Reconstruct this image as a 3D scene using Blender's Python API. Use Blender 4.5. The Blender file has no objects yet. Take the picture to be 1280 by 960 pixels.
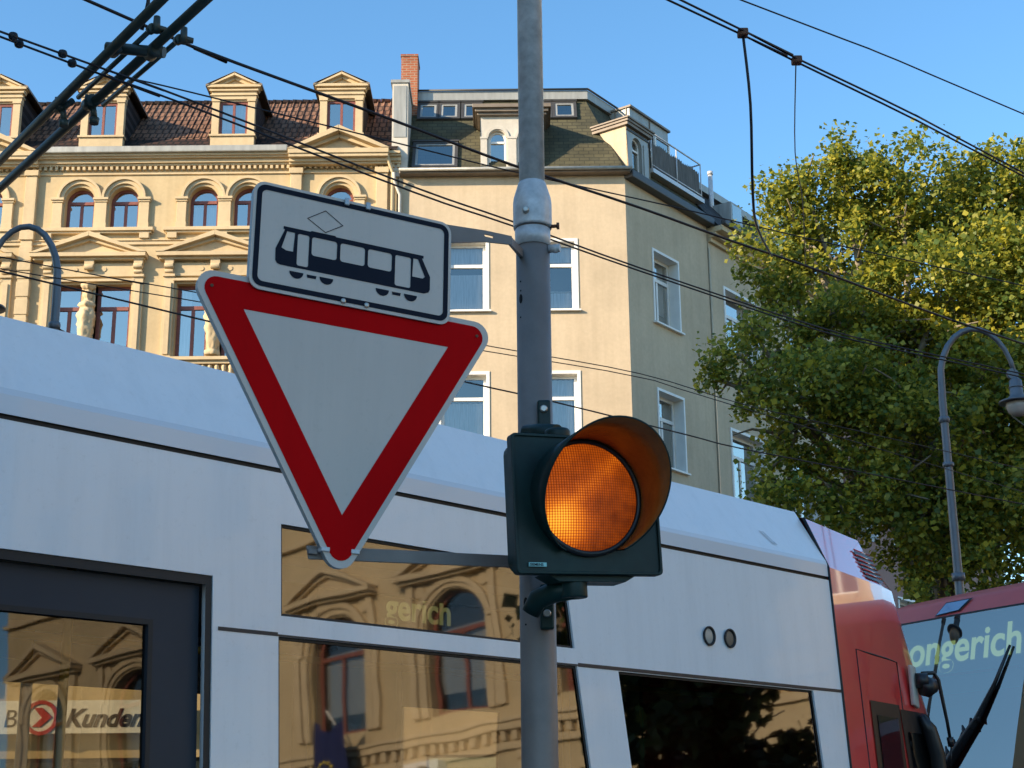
import bpy, bmesh, math, random
import numpy as np
from mathutils import Vector, Matrix
from mathutils.geometry import tessellate_polygon
R = math.radians
rng = random.Random(7)
sc = bpy.context.scene
col = sc.collection

# ------------------------------------------------------------------ helpers
class MB:
    """collects shapes; build() links them as ONE mesh object"""
    def __init__(s):
        s.v = []; s.f = []; s.m = []; s.s = []
    def add(s, vs, fs, mi=0, smooth=False):
        b = len(s.v)
        s.v += [tuple(p) for p in vs]
        for f in fs:
            s.f.append(tuple(b + i for i in f)); s.m.append(mi); s.s.append(smooth)
    def box(s, x0, x1, y0, y1, z0, z1, mi=0):
        v = [(x, y, z) for z in (z0, z1) for y in (y0, y1) for x in (x0, x1)]
        s.add(v, [(0, 2, 3, 1), (4, 5, 7, 6), (0, 1, 5, 4), (2, 6, 7, 3), (0, 4, 6, 2), (1, 3, 7, 5)], mi)
    def prism(s, poly, y0, y1, mi=0, smooth=False):
        n = len(poly)
        v = [(x, y0, z) for x, z in poly] + [(x, y1, z) for x, z in poly]
        tri = tessellate_polygon([[Vector((x, z, 0)) for x, z in poly]])
        fs = [tuple(t) for t in tri] + [tuple(n + i for i in t[::-1]) for t in tri]
        s.add(v, fs, mi)
        s.add(v, [(i, (i + 1) % n, n + (i + 1) % n, n + i) for i in range(n)], mi, smooth)
    def sheet(s, outer, holes, fn, mi=0):
        loops = [outer] + holes
        tri = tessellate_polygon([[Vector((x, z, 0)) for x, z in L] for L in loops])
        pts = [p for L in loops for p in L]
        s.add([fn(x, z) for x, z in pts], [tuple(t) for t in tri], mi)
    def reveal(s, loop, fn0, fn1, mi=0, smooth=False):
        n = len(loop)
        s.add([fn0(x, z) for x, z in loop] + [fn1(x, z) for x, z in loop],
              [(i, (i + 1) % n, n + (i + 1) % n, n + i) for i in range(n)], mi, smooth)
    def ringprism(s, outer, inner, y0, y1, mi=0, closed=True):
        n = len(outer); m = n if closed else n - 1
        v = [(x, y0, z) for x, z in outer] + [(x, y0, z) for x, z in inner] + [(x, y1, z) for x, z in outer] + [(x, y1, z) for x, z in inner]
        fs = []
        for i in range(m):
            j = (i + 1) % n
            fs += [(i, j, n + j, n + i), (2*n + j, 2*n + i, 3*n + i, 3*n + j), (j, i, 2*n + i, 2*n + j), (n + i, n + j, 3*n + j, 3*n + i)]
        if not closed:
            fs += [(0, n, 3*n, 2*n), (n - 1, 3*n - 1, 4*n - 1, 2*n - 1)]
        s.add(v, fs, mi)
    def tube(s, pts, r, n=8, mi=0, caps=True, smooth=True):
        pts = [Vector(p) for p in pts]
        rad = r if isinstance(r, (list, tuple)) else [r] * len(pts)
        t0 = (pts[1] - pts[0]).normalized()
        a = t0.cross(Vector((0, 0, 1)))
        if a.length < 1e-3: a = t0.cross(Vector((1, 0, 0)))
        a.normalize(); vs = []
        for i, p in enumerate(pts):
            t = (pts[min(i + 1, len(pts) - 1)] - pts[max(i - 1, 0)]).normalized()
            a = (a - t * a.dot(t)).normalized(); b = t.cross(a)
            for k in range(n):
                th = 2 * math.pi * k / n
                vs.append(p + (a * math.cos(th) + b * math.sin(th)) * rad[i])
        fs = []
        for i in range(len(pts) - 1):
            for k in range(n):
                l = (k + 1) % n
                fs.append((i*n + k, i*n + l, (i + 1)*n + l, (i + 1)*n + k))
        s.add(vs, fs, mi, smooth)
        if caps:
            e = len(vs) - n
            s.add(vs, [tuple(range(n))[::-1], tuple(range(e, e + n))], mi)
    def lathe(s, prof, c, n=24, mi=0, smooth=True, axis='z', caps=True, fn=None):
        cx, cy, cz = c; vs = []
        for r, h in prof:
            for k in range(n):
                th = 2 * math.pi * k / n; a = r * math.cos(th); b = r * math.sin(th)
                if axis == 'z': p = (cx + a, cy + b, cz + h)
                elif axis == 'y': p = (cx + a, cy + h, cz + b)
                else: p = (cx + h, cy + a, cz + b)
                vs.append(fn(p, k, h) if fn else p)
        fs = []
        for i in range(len(prof) - 1):
            for k in range(n):
                l = (k + 1) % n
                fs.append((i*n + k, i*n + l, (i + 1)*n + l, (i + 1)*n + k))
        s.add(vs, fs, mi, smooth)
        if caps:
            e = len(vs) - n
            s.add(vs, [tuple(range(n)), tuple(range(e, e + n))], mi)
    def build(s, name, mats, parent=None, bevel=0, recalc=True):
        me = bpy.data.meshes.new(name)
        me.from_pydata(s.v, [], s.f)
        if not isinstance(mats, (list, tuple)): mats = [mats]
        for m in mats: me.materials.append(m)
        me.polygons.foreach_set('material_index', s.m)
        me.polygons.foreach_set('use_smooth', s.s)
        bm = bmesh.new(); bm.from_mesh(me)
        bmesh.ops.remove_doubles(bm, verts=bm.verts, dist=1e-5)
        if recalc: bmesh.ops.recalc_face_normals(bm, faces=bm.faces)
        bm.to_mesh(me); bm.free()
        o = bpy.data.objects.new(name, me); col.objects.link(o)
        if parent: o.parent = parent
        if bevel:
            b = o.modifiers.new('bevel', 'BEVEL'); b.width = bevel; b.segments = 2; b.limit_method = 'ANGLE'
        return o

def tag(o, label=None, cat=None, group=None, kind=None):
    if label: o['label'] = label
    if cat: o['category'] = cat
    if group: o['group'] = group
    if kind: o['kind'] = kind
    return o
def empty(name, loc, label, cat, rot=(0, 0, 0), group=None):
    o = bpy.data.objects.new(name, None); col.objects.link(o)
    o.location = loc; o.rotation_euler = rot; o.empty_display_size = .3
    return tag(o, label, cat, group)
def rrect(x0, x1, z0, z1, r, n=6):
    p = []
    for cx, cz, a in ((x1 - r, z1 - r, 0), (x0 + r, z1 - r, 90), (x0 + r, z0 + r, 180), (x1 - r, z0 + r, 270)):
        for k in range(n + 1):
            t = R(a + 90 * k / n); p.append((cx + r * math.cos(t), cz + r * math.sin(t)))
    return p
def tri_round(cx, top, off, r, n=7):
    """rounded down-pointing triangle: inner side .61, every edge pushed out by off"""
    s = .61 + 2 * math.sqrt(3) * off; zt = top + off
    A, B, C_ = Vector((cx + s/2, zt)), Vector((cx - s/2, zt)), Vector((cx, zt - s * math.sqrt(3) / 2))
    if r <= 0: return [tuple(A), tuple(B), tuple(C_)]
    g = (A + B + C_) / 3; p = []
    for V, a in ((A, -30), (B, 90), (C_, 210)):
        c = V + (g - V).normalized() * 2 * r
        for k in range(n + 1):
            t = R(a + 120 * k / n); p.append((c.x + r * math.cos(t), c.y + r * math.sin(t)))
    return p
def arch(x0, x1, z0, zs, n=12):
    r = (x1 - x0) / 2; c = (x0 + x1) / 2
    return [(x0, z0), (x1, z0)] + [(c + r * math.cos(math.pi * k / n), zs + r * math.sin(math.pi * k / n)) for k in range(n + 1)]
def rect(x0, x1, z0, z1): return [(x0, z0), (x1, z0), (x1, z1), (x0, z1)]
def disc(x, z, r, n=16): return [(x + r * math.cos(2*math.pi*k/n), z + r * math.sin(2*math.pi*k/n)) for k in range(n)]
def text(name, body, size, mat, parent, loc, rot, shear=0, offset=0, extrude=.002):
    cu = bpy.data.curves.new(name, 'FONT'); cu.body = body; cu.size = size; cu.shear = shear; cu.offset = offset; cu.extrude = extrude
    t = bpy.data.objects.new(name + '_curve', cu); col.objects.link(t)
    dg = bpy.context.evaluated_depsgraph_get()
    me = bpy.data.meshes.new_from_object(t.evaluated_get(dg))
    bpy.data.objects.remove(t); bpy.data.curves.remove(cu)
    me.materials.clear(); me.materials.append(mat)
    o = bpy.data.objects.new(name, me); col.objects.link(o); o.parent = parent; o.location = loc; o.rotation_euler = rot
    return o

# ------------------------------------------------------------------ materials
def newmat(name):
    m = bpy.data.materials.new(name); m.use_nodes = True
    nt = m.node_tree; return m, nt, nt.nodes['Principled BSDF'], nt.nodes['Material Output']
def ramp(nt, fac, a, b, p0=.3, p1=.7):
    r = nt.nodes.new('ShaderNodeValToRGB'); nt.links.new(fac, r.inputs[0])
    r.color_ramp.elements[0].position = p0; r.color_ramp.elements[1].position = p1
    r.color_ramp.elements[0].color = (*a, 1); r.color_ramp.elements[1].color = (*b, 1); return r.outputs[0]
def noise(nt, scale, detail=5, vec=None, rough=.6):
    n = nt.nodes.new('ShaderNodeTexNoise'); n.inputs['Scale'].default_value = scale; n.inputs['Detail'].default_value = detail; n.inputs['Roughness'].default_value = rough
    if vec: nt.links.new(vec, n.inputs['Vector'])
    return n.outputs['Fac']
def objco(nt, scale=(1, 1, 1)):
    t = nt.nodes.new('ShaderNodeTexCoord'); mp = nt.nodes.new('ShaderNodeMapping'); mp.inputs['Scale'].default_value = scale
    nt.links.new(t.outputs['Object'], mp.inputs['Vector']); return mp.outputs[0]
def bump(nt, b, h, strength, dist=.01):
    n = nt.nodes.new('ShaderNodeBump'); n.inputs['Strength'].default_value = strength; n.inputs['Distance'].default_value = dist
    nt.links.new(h, n.inputs['Height']); nt.links.new(n.outputs[0], b.inputs['Normal'])
def mat(name, c, rough=.6, metal=0, var=.12, scale=3., bmp=0, bscale=40, coat=0, spec=.5, vscale=(1, 1, 1), sheenvar=0, streak=0):
    m, nt, b, o = newmat(name)
    co = objco(nt, vscale)
    f = noise(nt, scale, 6, co)
    lo = tuple(x * (1 - var) for x in c); hi = tuple(min(1, x * (1 + var)) for x in c)
    base = ramp(nt, f, lo, hi)
    if streak:   # rain-washed grime running down the surface, plus fine specks
        st = ramp(nt, noise(nt, 2.2, 6, objco(nt, (5, 5, .35)), .7), (1 - streak,) * 3, (1, 1, 1), .34, .56)
        sp2 = ramp(nt, noise(nt, 34, 4, co, .75), (1 - streak * 1.2, 1 - streak * 1.2, 1 - streak * 1.3), (1, 1, 1), .30, .42)
        for q in (st, sp2):
            mx = nt.nodes.new('ShaderNodeMixRGB'); mx.blend_type = 'MULTIPLY'; mx.inputs[0].default_value = 1
            nt.links.new(base, mx.inputs[1]); nt.links.new(q, mx.inputs[2]); base = mx.outputs[0]
    nt.links.new(base, b.inputs['Base Color'])
    b.inputs['Roughness'].default_value = rough; b.inputs['Metallic'].default_value = metal
    b.inputs['Specular IOR Level'].default_value = spec
    if coat: b.inputs['Coat Weight'].default_value = coat; b.inputs['Coat Roughness'].default_value = .03
    if sheenvar:
        n2 = noise(nt, scale * 2.3, 4, co); mr = nt.nodes.new('ShaderNodeMapRange')
        mr.inputs['To Min'].default_value = rough - sheenvar; mr.inputs['To Max'].default_value = rough + sheenvar
        nt.links.new(n2, mr.inputs[0]); nt.links.new(mr.outputs[0], b.inputs['Roughness'])
    if bmp: bump(nt, b, noise(nt, bscale, 6, co), bmp)
    return m
def glassmat(name, refl, tint, fres=True, rough=.0, tintg=(.95, .95, .95), wav=.04):
    m, nt, b, o = newmat(name); nt.nodes.remove(b)
    g = nt.nodes.new('ShaderNodeBsdfGlossy'); g.inputs['Roughness'].default_value = rough; g.inputs['Color'].default_value = (*tintg, 1)
    t = nt.nodes.new('ShaderNodeBsdfTransparent'); t.inputs['Color'].default_value = (*tint, 1)
    mx = nt.nodes.new('ShaderNodeMixShader')
    lw = nt.nodes.new('ShaderNodeLayerWeight'); lw.inputs['Blend'].default_value = .25
    mr = nt.nodes.new('ShaderNodeMapRange'); mr.inputs['To Min'].default_value = refl; mr.inputs['To Max'].default_value = 1
    nt.links.new(lw.outputs['Fresnel'], mr.inputs[0]); nt.links.new(mr.outputs[0], mx.inputs[0])
    nt.links.new(t.outputs[0], mx.inputs[1]); nt.links.new(g.outputs[0], mx.inputs[2]); nt.links.new(mx.outputs[0], o.inputs[0])
    # slight waviness of the pane
    n = nt.nodes.new('ShaderNodeBump'); n.inputs['Strength'].default_value = wav; n.inputs['Distance'].default_value = .02
    nt.links.new(noise(nt, 1.4, 2, objco(nt)), n.inputs['Height']); nt.links.new(n.outputs[0], g.inputs['Normal'])
    return m
def emis(name, c, s):
    m, nt, b, o = newmat(name); b.inputs['Base Color'].default_value = (.02, .02, .02, 1)
    b.inputs['Emission Color'].default_value = (*c, 1); b.inputs['Emission Strength'].default_value = s; return m
def plaster(name, c, stain=.25, warm=(1, 1, 1)):
    m, nt, b, o = newmat(name); co = objco(nt)
    f = noise(nt, .55, 8, co, .65); f2 = noise(nt, 9, 6, co)
    a = ramp(nt, f, tuple(x * (1 - stain) * w for x, w in zip(c, warm)), c, .35, .6)
    bb = ramp(nt, f2, (.92, .92, .92), (1, 1, 1), .3, .65)
    mx = nt.nodes.new('ShaderNodeMixRGB'); mx.blend_type = 'MULTIPLY'; mx.inputs[0].default_value = 1
    nt.links.new(a, mx.inputs[1]); nt.links.new(bb, mx.inputs[2])
    # vertical rain streaks
    st = ramp(nt, noise(nt, 1.0, 5, objco(nt, (3.2, 3.2, .14))), (.93, .925, .915), (1, 1, 1), .36, .58)
    m2 = nt.nodes.new('ShaderNodeMixRGB'); m2.blend_type = 'MULTIPLY'; m2.inputs[0].default_value = 1
    nt.links.new(mx.outputs[0], m2.inputs[1]); nt.links.new(st, m2.inputs[2]); nt.links.new(m2.outputs[0], b.inputs['Base Color'])
    b.inputs['Roughness'].default_value = .9; b.inputs['Specular IOR Level'].default_value = .2
    bump(nt, b, noise(nt, 60, 5, co), .35, .01); return m
def brickmat(name, c1, c2, mortar, sx, w, h, mort, rough=.85, bm_=.6, rot=None, squash=None):
    m, nt, b, o = newmat(name)
    t = nt.nodes.new('ShaderNodeTexCoord'); mp = nt.nodes.new('ShaderNodeMapping')
    mp.inputs['Rotation'].default_value = rot or (R(90), 0, 0)
    nt.links.new(t.outputs['Object'], mp.inputs['Vector'])
    k = nt.nodes.new('ShaderNodeTexBrick'); nt.links.new(mp.outputs[0], k.inputs['Vector'])
    k.inputs['Color1'].default_value = (*c1, 1); k.inputs['Color2'].default_value = (*c2, 1); k.inputs['Mortar'].default_value = (*mortar, 1)
    k.inputs['Scale'].default_value = sx; k.inputs['Brick Width'].default_value = w; k.inputs['Row Height'].default_value = h; k.inputs['Mortar Size'].default_value = mort
    k.inputs['Bias'].default_value = 0
    d = ramp(nt, noise(nt, 1.3, 7, objco(nt)), (.62, .62, .6), (1.1, 1.08, 1.02), .3, .7)
    mx = nt.nodes.new('ShaderNodeMixRGB'); mx.blend_type = 'MULTIPLY'; mx.inputs[0].default_value = 1
    nt.links.new(k.outputs['Color'], mx.inputs[1]); nt.links.new(d, mx.inputs[2]); nt.links.new(mx.outputs[0], b.inputs['Base Color'])
    b.inputs['Roughness'].default_value = rough; b.inputs['Specular IOR Level'].default_value = .25
    inv = nt.nodes.new('ShaderNodeMath'); inv.operation = 'SUBTRACT'; inv.inputs[0].default_value = 1
    nt.links.new(k.outputs['Fac'], inv.inputs[1]); bump(nt, b, inv.outputs[0], bm_, .03); return m

M = {}
M['yellow'] = plaster('yellow_stucco', (.575, .45, .265), .16)
M['trim'] = plaster('stucco_trim', (.63, .495, .305), .14)
M['cream'] = plaster('cream_render', (.61, .49, .335), .14)
M['grey_render'] = plaster('greyish_render', (.58, .49, .35), .14)
M['pink'] = plaster('pink_render', (.40, .24, .20), .15)
M['white'] = mat('white_paint', (.78, .76, .70), .5, var=.06)
M['redwood'] = mat('red_brown_window_frame', (.21, .065, .045), .5, var=.2, scale=8)
M['room'] = mat('dark_room', (.03, .03, .035), .9)
M['curtain'] = mat('net_curtain', (.6, .6, .6), .9, var=.25, scale=6, vscale=(6, 1, .3))
M['pane'] = glassmat('window_glass', .44, (.75, .78, .8), tintg=(.96, .90, .80))
M['pane3'] = glassmat('clear_window_glass', .2, (.85, .87, .88), tintg=(.96, .92, .85))
M['pane2'] = glassmat('dark_window_glass', .12, (.6, .62, .62))
M['tile'] = brickmat('brown_roof_tiles', (.29, .155, .10), (.20, .108, .072), (.07, .042, .03), 1, .22, .27, .03, rot=(R(90), 0, 0))
M['slate'] = brickmat('dark_slate', (.062, .058, .06), (.04, .038, .042), (.016, .016, .016), 1, .3, .16, .012)
M['darktile'] = brickmat('dark_tiles', (.06, .03, .022), (.04, .022, .018), (.012, .01, .009), 1, .22, .2, .03)  # darker tone for the lowest roof courses
M['shingle'] = brickmat('olive_mansard_shingles', (.105, .096, .056), (.076, .072, .046), (.05, .048, .033), 1, .30, .15, .012)
M['zinc'] = mat('weathered_zinc', (.34, .34, .31), .55, .35, var=.18, scale=2, vscale=(3, 3, .4))
M['brownzinc'] = mat('brown_fascia', (.20, .16, .12), .6, .1, var=.2)
M['darkframe'] = mat('dark_skylight_frame', (.05, .048, .045), .5)
M['brick'] = brickmat('red_chimney_brick', (.42, .14, .07), (.33, .10, .05), (.36, .26, .2), 1, .25, .085, .012)
M['palewall'] = plaster('pale_party_wall', (.62, .58, .50), .15)
M['galv'] = mat('galvanised_steel', (.56, .56, .56), .42, .15, var=.22, scale=26, sheenvar=.1)
M['greypole'] = mat('grey_painted_steel', (.205, .17, .15), .5, .1, var=.14, scale=9, bmp=.05, bscale=90, sheenvar=.08)
M['bolt'] = mat('worn_bolt', (.5, .47, .42), .4, .8)
M['rustbolt'] = mat('rusty_bolt', (.16, .07, .04), .7, .4)
M['hole'] = mat('hole_black', (.004, .004, .004), .9)
M['signwhite'] = mat('retroreflective_white', (.60, .52, .455), .5, var=.03, scale=2, spec=.3, streak=.05)
M['signred'] = mat('retroreflective_red', (.52, .0005, .002), .6, var=.06, scale=2, spec=.06, streak=.06)
M['signblack'] = mat('sign_black_film', (.004, .006, .016), .5, spec=.15)
M['signback'] = mat('sign_edge_aluminium', (.45, .48, .5), .45, .5)
M['siggreen'] = mat('dark_green_signal_plastic', (.002, .021, .019), .45, var=.45, scale=7, sheenvar=.12, bmp=.08, bscale=30, spec=.35)
M['hoodin'] = mat('hood_inner_orange_glow', (.30, .09, .014), .25, var=.2, scale=20, bmp=.35, bscale=45)  # black hood inside, with the amber lens glow painted in as an orange base
M['cyan'] = mat('pale_cyan_plate', (.25, .55, .55), .4)
M['tramwhite'] = mat('tram_white_lacquer', (.83, .83, .83), .3, var=.015, scale=.9, coat=.25, sheenvar=.015, streak=.05)
M['tramgrey'] = mat('tram_light_grey', (.70, .72, .75), .3, var=.02, scale=.9, coat=.25)
M['tramred'] = mat('tram_red_lacquer', (.85, .05, .045), .3, var=.06, scale=1.5, coat=1.0)
M['tramred2'] = mat('tram_roof_red', (.62, .09, .075), .45, var=.1, scale=2, coat=.1)
M['rubber'] = mat('black_rubber', (.012, .011, .011), .6)
M['brownseam'] = mat('brown_seam', (.05, .035, .03), .6)
M['doorgrey'] = mat('dark_door_leaf', (.038, .043, .054), .5, var=.08, spec=.2)
M['tramglass'] = glassmat('tinted_tram_glass', .115, (.36, .34, .30), rough=.022, wav=.05)
M['doorglass'] = glassmat('tram_door_glass', .05, (.50, .47, .38), rough=.015, wav=.05)
M['farglass'] = glassmat('far_tram_windscreen', .25, (.35, .4, .45), tintg=(.92, .88, .80))
M['tramin'] = mat('tram_interior', (.16, .155, .15), .6)
M['yellowpole'] = mat('yellow_grab_pole', (.62, .40, .03), .35, coat=.3)
M['seat'] = mat('seat_fabric', (.05, .07, .13), .9)
M['black'] = mat('black_plastic', (.012, .012, .013), .4)
M['amberled'] = emis('dim_led', (.75, .80, .32), .2)
M['led'] = emis('green_yellow_led', (.66, .85, .28), .5)
M['wire'] = mat('dark_copper_wire', (.012, .011, .014), .5, .3)
M['catgreen'] = mat('dark_green_mast_paint', (.034, .044, .034), .45, .1, var=.2, scale=5)
M['lampgrey'] = mat('lamp_grey_paint', (.13, .15, .17), .45, .3, var=.15)
M['lampglass'] = mat('lamp_bowl', (.45, .43, .38), .2)
M['bark'] = mat('plane_bark', (.20, .17, .12), .9, var=.45, scale=3, bmp=.5, bscale=12)
M['asphalt'] = mat('asphalt', (.05, .05, .052), .9, var=.2, scale=8, bmp=.3)
M['pave'] = mat('paving', (.24, .23, .22), .9, var=.15, scale=5)
M['rail'] = mat('steel_rail', (.3, .28, .27), .3, .9)
M['bamboo'] = mat('grey_reed_screen', (.13, .125, .115), .9, var=.4, scale=9, vscale=(4, 4, .2))
M['shopwhite'] = mat('shop_sign_white', (.8, .79, .76), .5)
M['shopred'] = mat('shop_sign_red', (.5, .05, .05), .5)
M['shopyellow'] = mat('yellow_panel', (.60, .42, .04), .5)
M['flagblue'] = mat('blue_flag_cloth', (.012, .02, .09), .9)
M['flaggold'] = mat('gold_star', (.8, .6, .04), .8)

def leafmat(name, dark, light, tr):
    m, nt, b, o = newmat(name)
    g = nt.nodes.new('ShaderNodeNewGeometry')
    c = nt.nodes.new('ShaderNodeValToRGB'); nt.links.new(g.outputs['Random Per Island'], c.inputs[0])
    e = c.color_ramp.elements; e[0].color = (*dark, 1); e[1].color = (*light, 1); e[0].position = .1; e[1].position = .95
    x = c.color_ramp.elements.new(.6); x.color = (*[(a * .55 + b_ * .45) for a, b_ in zip(dark, light)], 1)
    nt.links.new(c.outputs[0], b.inputs['Base Color']); b.inputs['Roughness'].default_value = .5; b.inputs['Specular IOR Level'].default_value = .35
    t = nt.nodes.new('ShaderNodeBsdfTranslucent'); mx = nt.nodes.new('ShaderNodeMixShader'); mx.inputs[0].default_value = tr
    hs = nt.nodes.new('ShaderNodeHueSaturation'); hs.inputs['Value'].default_value = 1.5; nt.links.new(c.outputs[0], hs.inputs['Color'])
    nt.links.new(hs.outputs[0], t.inputs['Color']); nt.links.new(b.outputs[0], mx.inputs[1]); nt.links.new(t.outputs[0], mx.inputs[2]); nt.links.new(mx.outputs[0], o.inputs[0])
    return m
M['leaf'] = leafmat('plane_leaves', (.085, .14, .028), (.42, .38, .04), .4)
M['leaf2'] = leafmat('dark_plane_leaves', (.03, .05, .012), (.09, .11, .02), .25)

def lensmat():
    m, nt, b, o = newmat('amber_signal_lens')
    co = objco(nt)
    sx = nt.nodes.new('ShaderNodeSeparateXYZ'); nt.links.new(co, sx.inputs[0])
    def math_(op, a, b_=None):
        n = nt.nodes.new('ShaderNodeMath'); n.operation = op
        for i, v in enumerate((a, b_)):
            if v is None: continue
            if isinstance(v, (int, float)): n.inputs[i].default_value = v
            else: nt.links.new(v, n.inputs[i])
        return n.outputs[0]
    # square prism grid pressed into the lens
    gx = math_('ABSOLUTE', math_('SINE', math_('MULTIPLY', sx.outputs[0], math.pi / .0074)))
    gz = math_('ABSOLUTE', math_('SINE', math_('MULTIPLY', sx.outputs[2], math.pi / .0074)))
    grid = math_('MULTIPLY', math_('POWER', gx, .7), math_('POWER', gz, .45))
    grid = math_('ADD', math_('MULTIPLY', grid, .9), .06)
    # lamp filament image: hot lobe low left, lit bar towards upper right
    dx = math_('ADD', sx.outputs[0], .085); dz = math_('ADD', sx.outputs[2], .075)
    r2 = math_('ADD', math_('MULTIPLY', dx, dx), math_('MULTIPLY', math_('MULTIPLY', dz, dz), 1.3))
    hot = math_('POWER', 2.718, math_('MULTIPLY', r2, -260))
    dd = math_('SUBTRACT', math_('SUBTRACT', sx.outputs[2], math_('MULTIPLY', sx.outputs[0], .85)), .03)
    ray_ = math_('POWER', 2.718, math_('MULTIPLY', math_('MULTIPLY', dd, dd), -900))
    ns = noise(nt, 26, 5, co)
    e = math_('ADD', math_('ADD', math_('MULTIPLY', hot, 1.1), math_('MULTIPLY', ray_, .22)), math_('SUBTRACT', math_('MULTIPLY', ns, .42), math_('MULTIPLY', math_('SUBTRACT', sx.outputs[0], sx.outputs[2]), .45)))
    e = math_('MULTIPLY', e, grid)
    cr = nt.nodes.new('ShaderNodeValToRGB'); nt.links.new(e, cr.inputs[0])
    el = cr.color_ramp.elements; el[0].color = (.05, .006, .002, 1); el[1].color = (1, .52, .04, 1); el[0].position = 0; el[1].position = 1
    x = el.new(.25); x.color = (.42, .07, .004, 1); x = el.new(.6); x.color = (.95, .25, .012, 1)
    nt.links.new(cr.outputs[0], b.inputs['Emission Color']); b.inputs['Emission Strength'].default_value = .60
    b.inputs['Base Color'].default_value = (.10, .02, .002, 1); b.inputs['Roughness'].default_value = .3; b.inputs['Specular IOR Level'].default_value = .2
    bump(nt, b, grid, .5, .003); return m
M['lens'] = lensmat()
M['tramred'].node_tree.nodes['Principled BSDF'].inputs['Coat IOR'].default_value = 1.75

# ------------------------------------------------------------------ world, sun, camera
SUN_AZ, SUN_EL = 60., 23.          # measured from straight behind the camera towards the left
S = Vector((-math.sin(R(SUN_AZ)) * math.cos(R(SUN_EL)), -math.cos(R(SUN_AZ)) * math.cos(R(SUN_EL)), math.sin(R(SUN_EL))))
w = bpy.data.worlds.new('World'); sc.world = w; w.use_nodes = True
nt = w.node_tree; sky = nt.nodes.new('ShaderNodeTexSky'); sky.sky_type = 'NISHITA'; sky.sun_disc = False
sky.sun_elevation = R(SUN_EL); sky.sun_rotation = math.atan2(S.x, S.y)
sky.air_density = 1.0; sky.dust_density = .3; sky.ozone_density = 3.0
bg = nt.nodes['Background']; bg.inputs[1].default_value = .15; hsv = nt.nodes.new('ShaderNodeHueSaturation'); hsv.inputs['Saturation'].default_value = 1.14; hsv.inputs['Hue'].default_value = .493; hsv.inputs['Value'].default_value = 1.1
nt.links.new(sky.outputs[0], hsv.inputs['Color']); nt.links.new(hsv.outputs[0], bg.inputs[0])
l = bpy.data.lights.new('sun', 'SUN'); l.energy = 5.0; l.angle = R(.5); l.color = (1, .81, .58)
lo = bpy.data.objects.new('sun', l); col.objects.link(lo); lo.rotation_euler = (-S).to_track_quat('-Z', 'Y').to_euler(); lo.location = S * 60
cam = bpy.data.cameras.new('camera'); co_ = bpy.data.objects.new('camera', cam); col.objects.link(co_); sc.camera = co_
cam.sensor_width = 36; cam.lens = 1900 / 1280 * 36; cam.clip_start = .1; cam.clip_end = 800
P, RO = R(16.0), R(.55)
f = Vector((0, math.cos(P), math.sin(P))); r0 = Vector((1, 0, 0)); u0 = r0.cross(f)
r2, u2 = r0 * math.cos(RO) - u0 * math.sin(RO), u0 * math.cos(RO) + r0 * math.sin(RO)
co_.matrix_world = Matrix(((r2.x, u2.x, -f.x, 0), (r2.y, u2.y, -f.y, 0), (r2.z, u2.z, -f.z, 1.6), (0, 0, 0, 1)))
vs = sc.view_settings; vs.view_transform = 'Standard'; vs.look = 'None'; vs.exposure = .88; vs.gamma = 1
sc.display_settings.display_device = 'sRGB'
cy = sc.cycles; cy.max_bounces = 8; cy.transparent_max_bounces = 16; cy.sample_clamp_indirect = 6; cy.caustics_reflective = False; cy.caustics_refractive = False
try: cy.use_denoising = True
except Exception: pass

# ------------------------------------------------------------------ ground
mb = MB(); mb.box(-300, 300, -300, 300, -.3, 0); tag(mb.build('road', M['asphalt']), 'grey asphalt road under the trams', 'road', kind='structure')
mb = MB(); mb.box(-14, 2.2, -6, 4.9, .002, .12)
tag(mb.build('pavement', M['pave'], bevel=.01), 'grey paved traffic island round the signal pole', 'pavement', kind='structure')
TR = R(90 - 42.87)
def tramframe(x, y): return (x * math.cos(TR) - y * math.sin(TR), 7 + x * math.sin(TR) + y * math.cos(TR))
mb = MB(); mb.box(-60, 60, .53, .6, .003, .025); mb.box(-60, 60, 1.965, 2.035, .003, .025)
o = mb.build('tram_track', M['rail']); o.location = (0, 7, 0); o.rotation_euler = (0, 0, TR); tag(o, 'pair of steel tram rails set in the road', 'rails', kind='structure')

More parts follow.
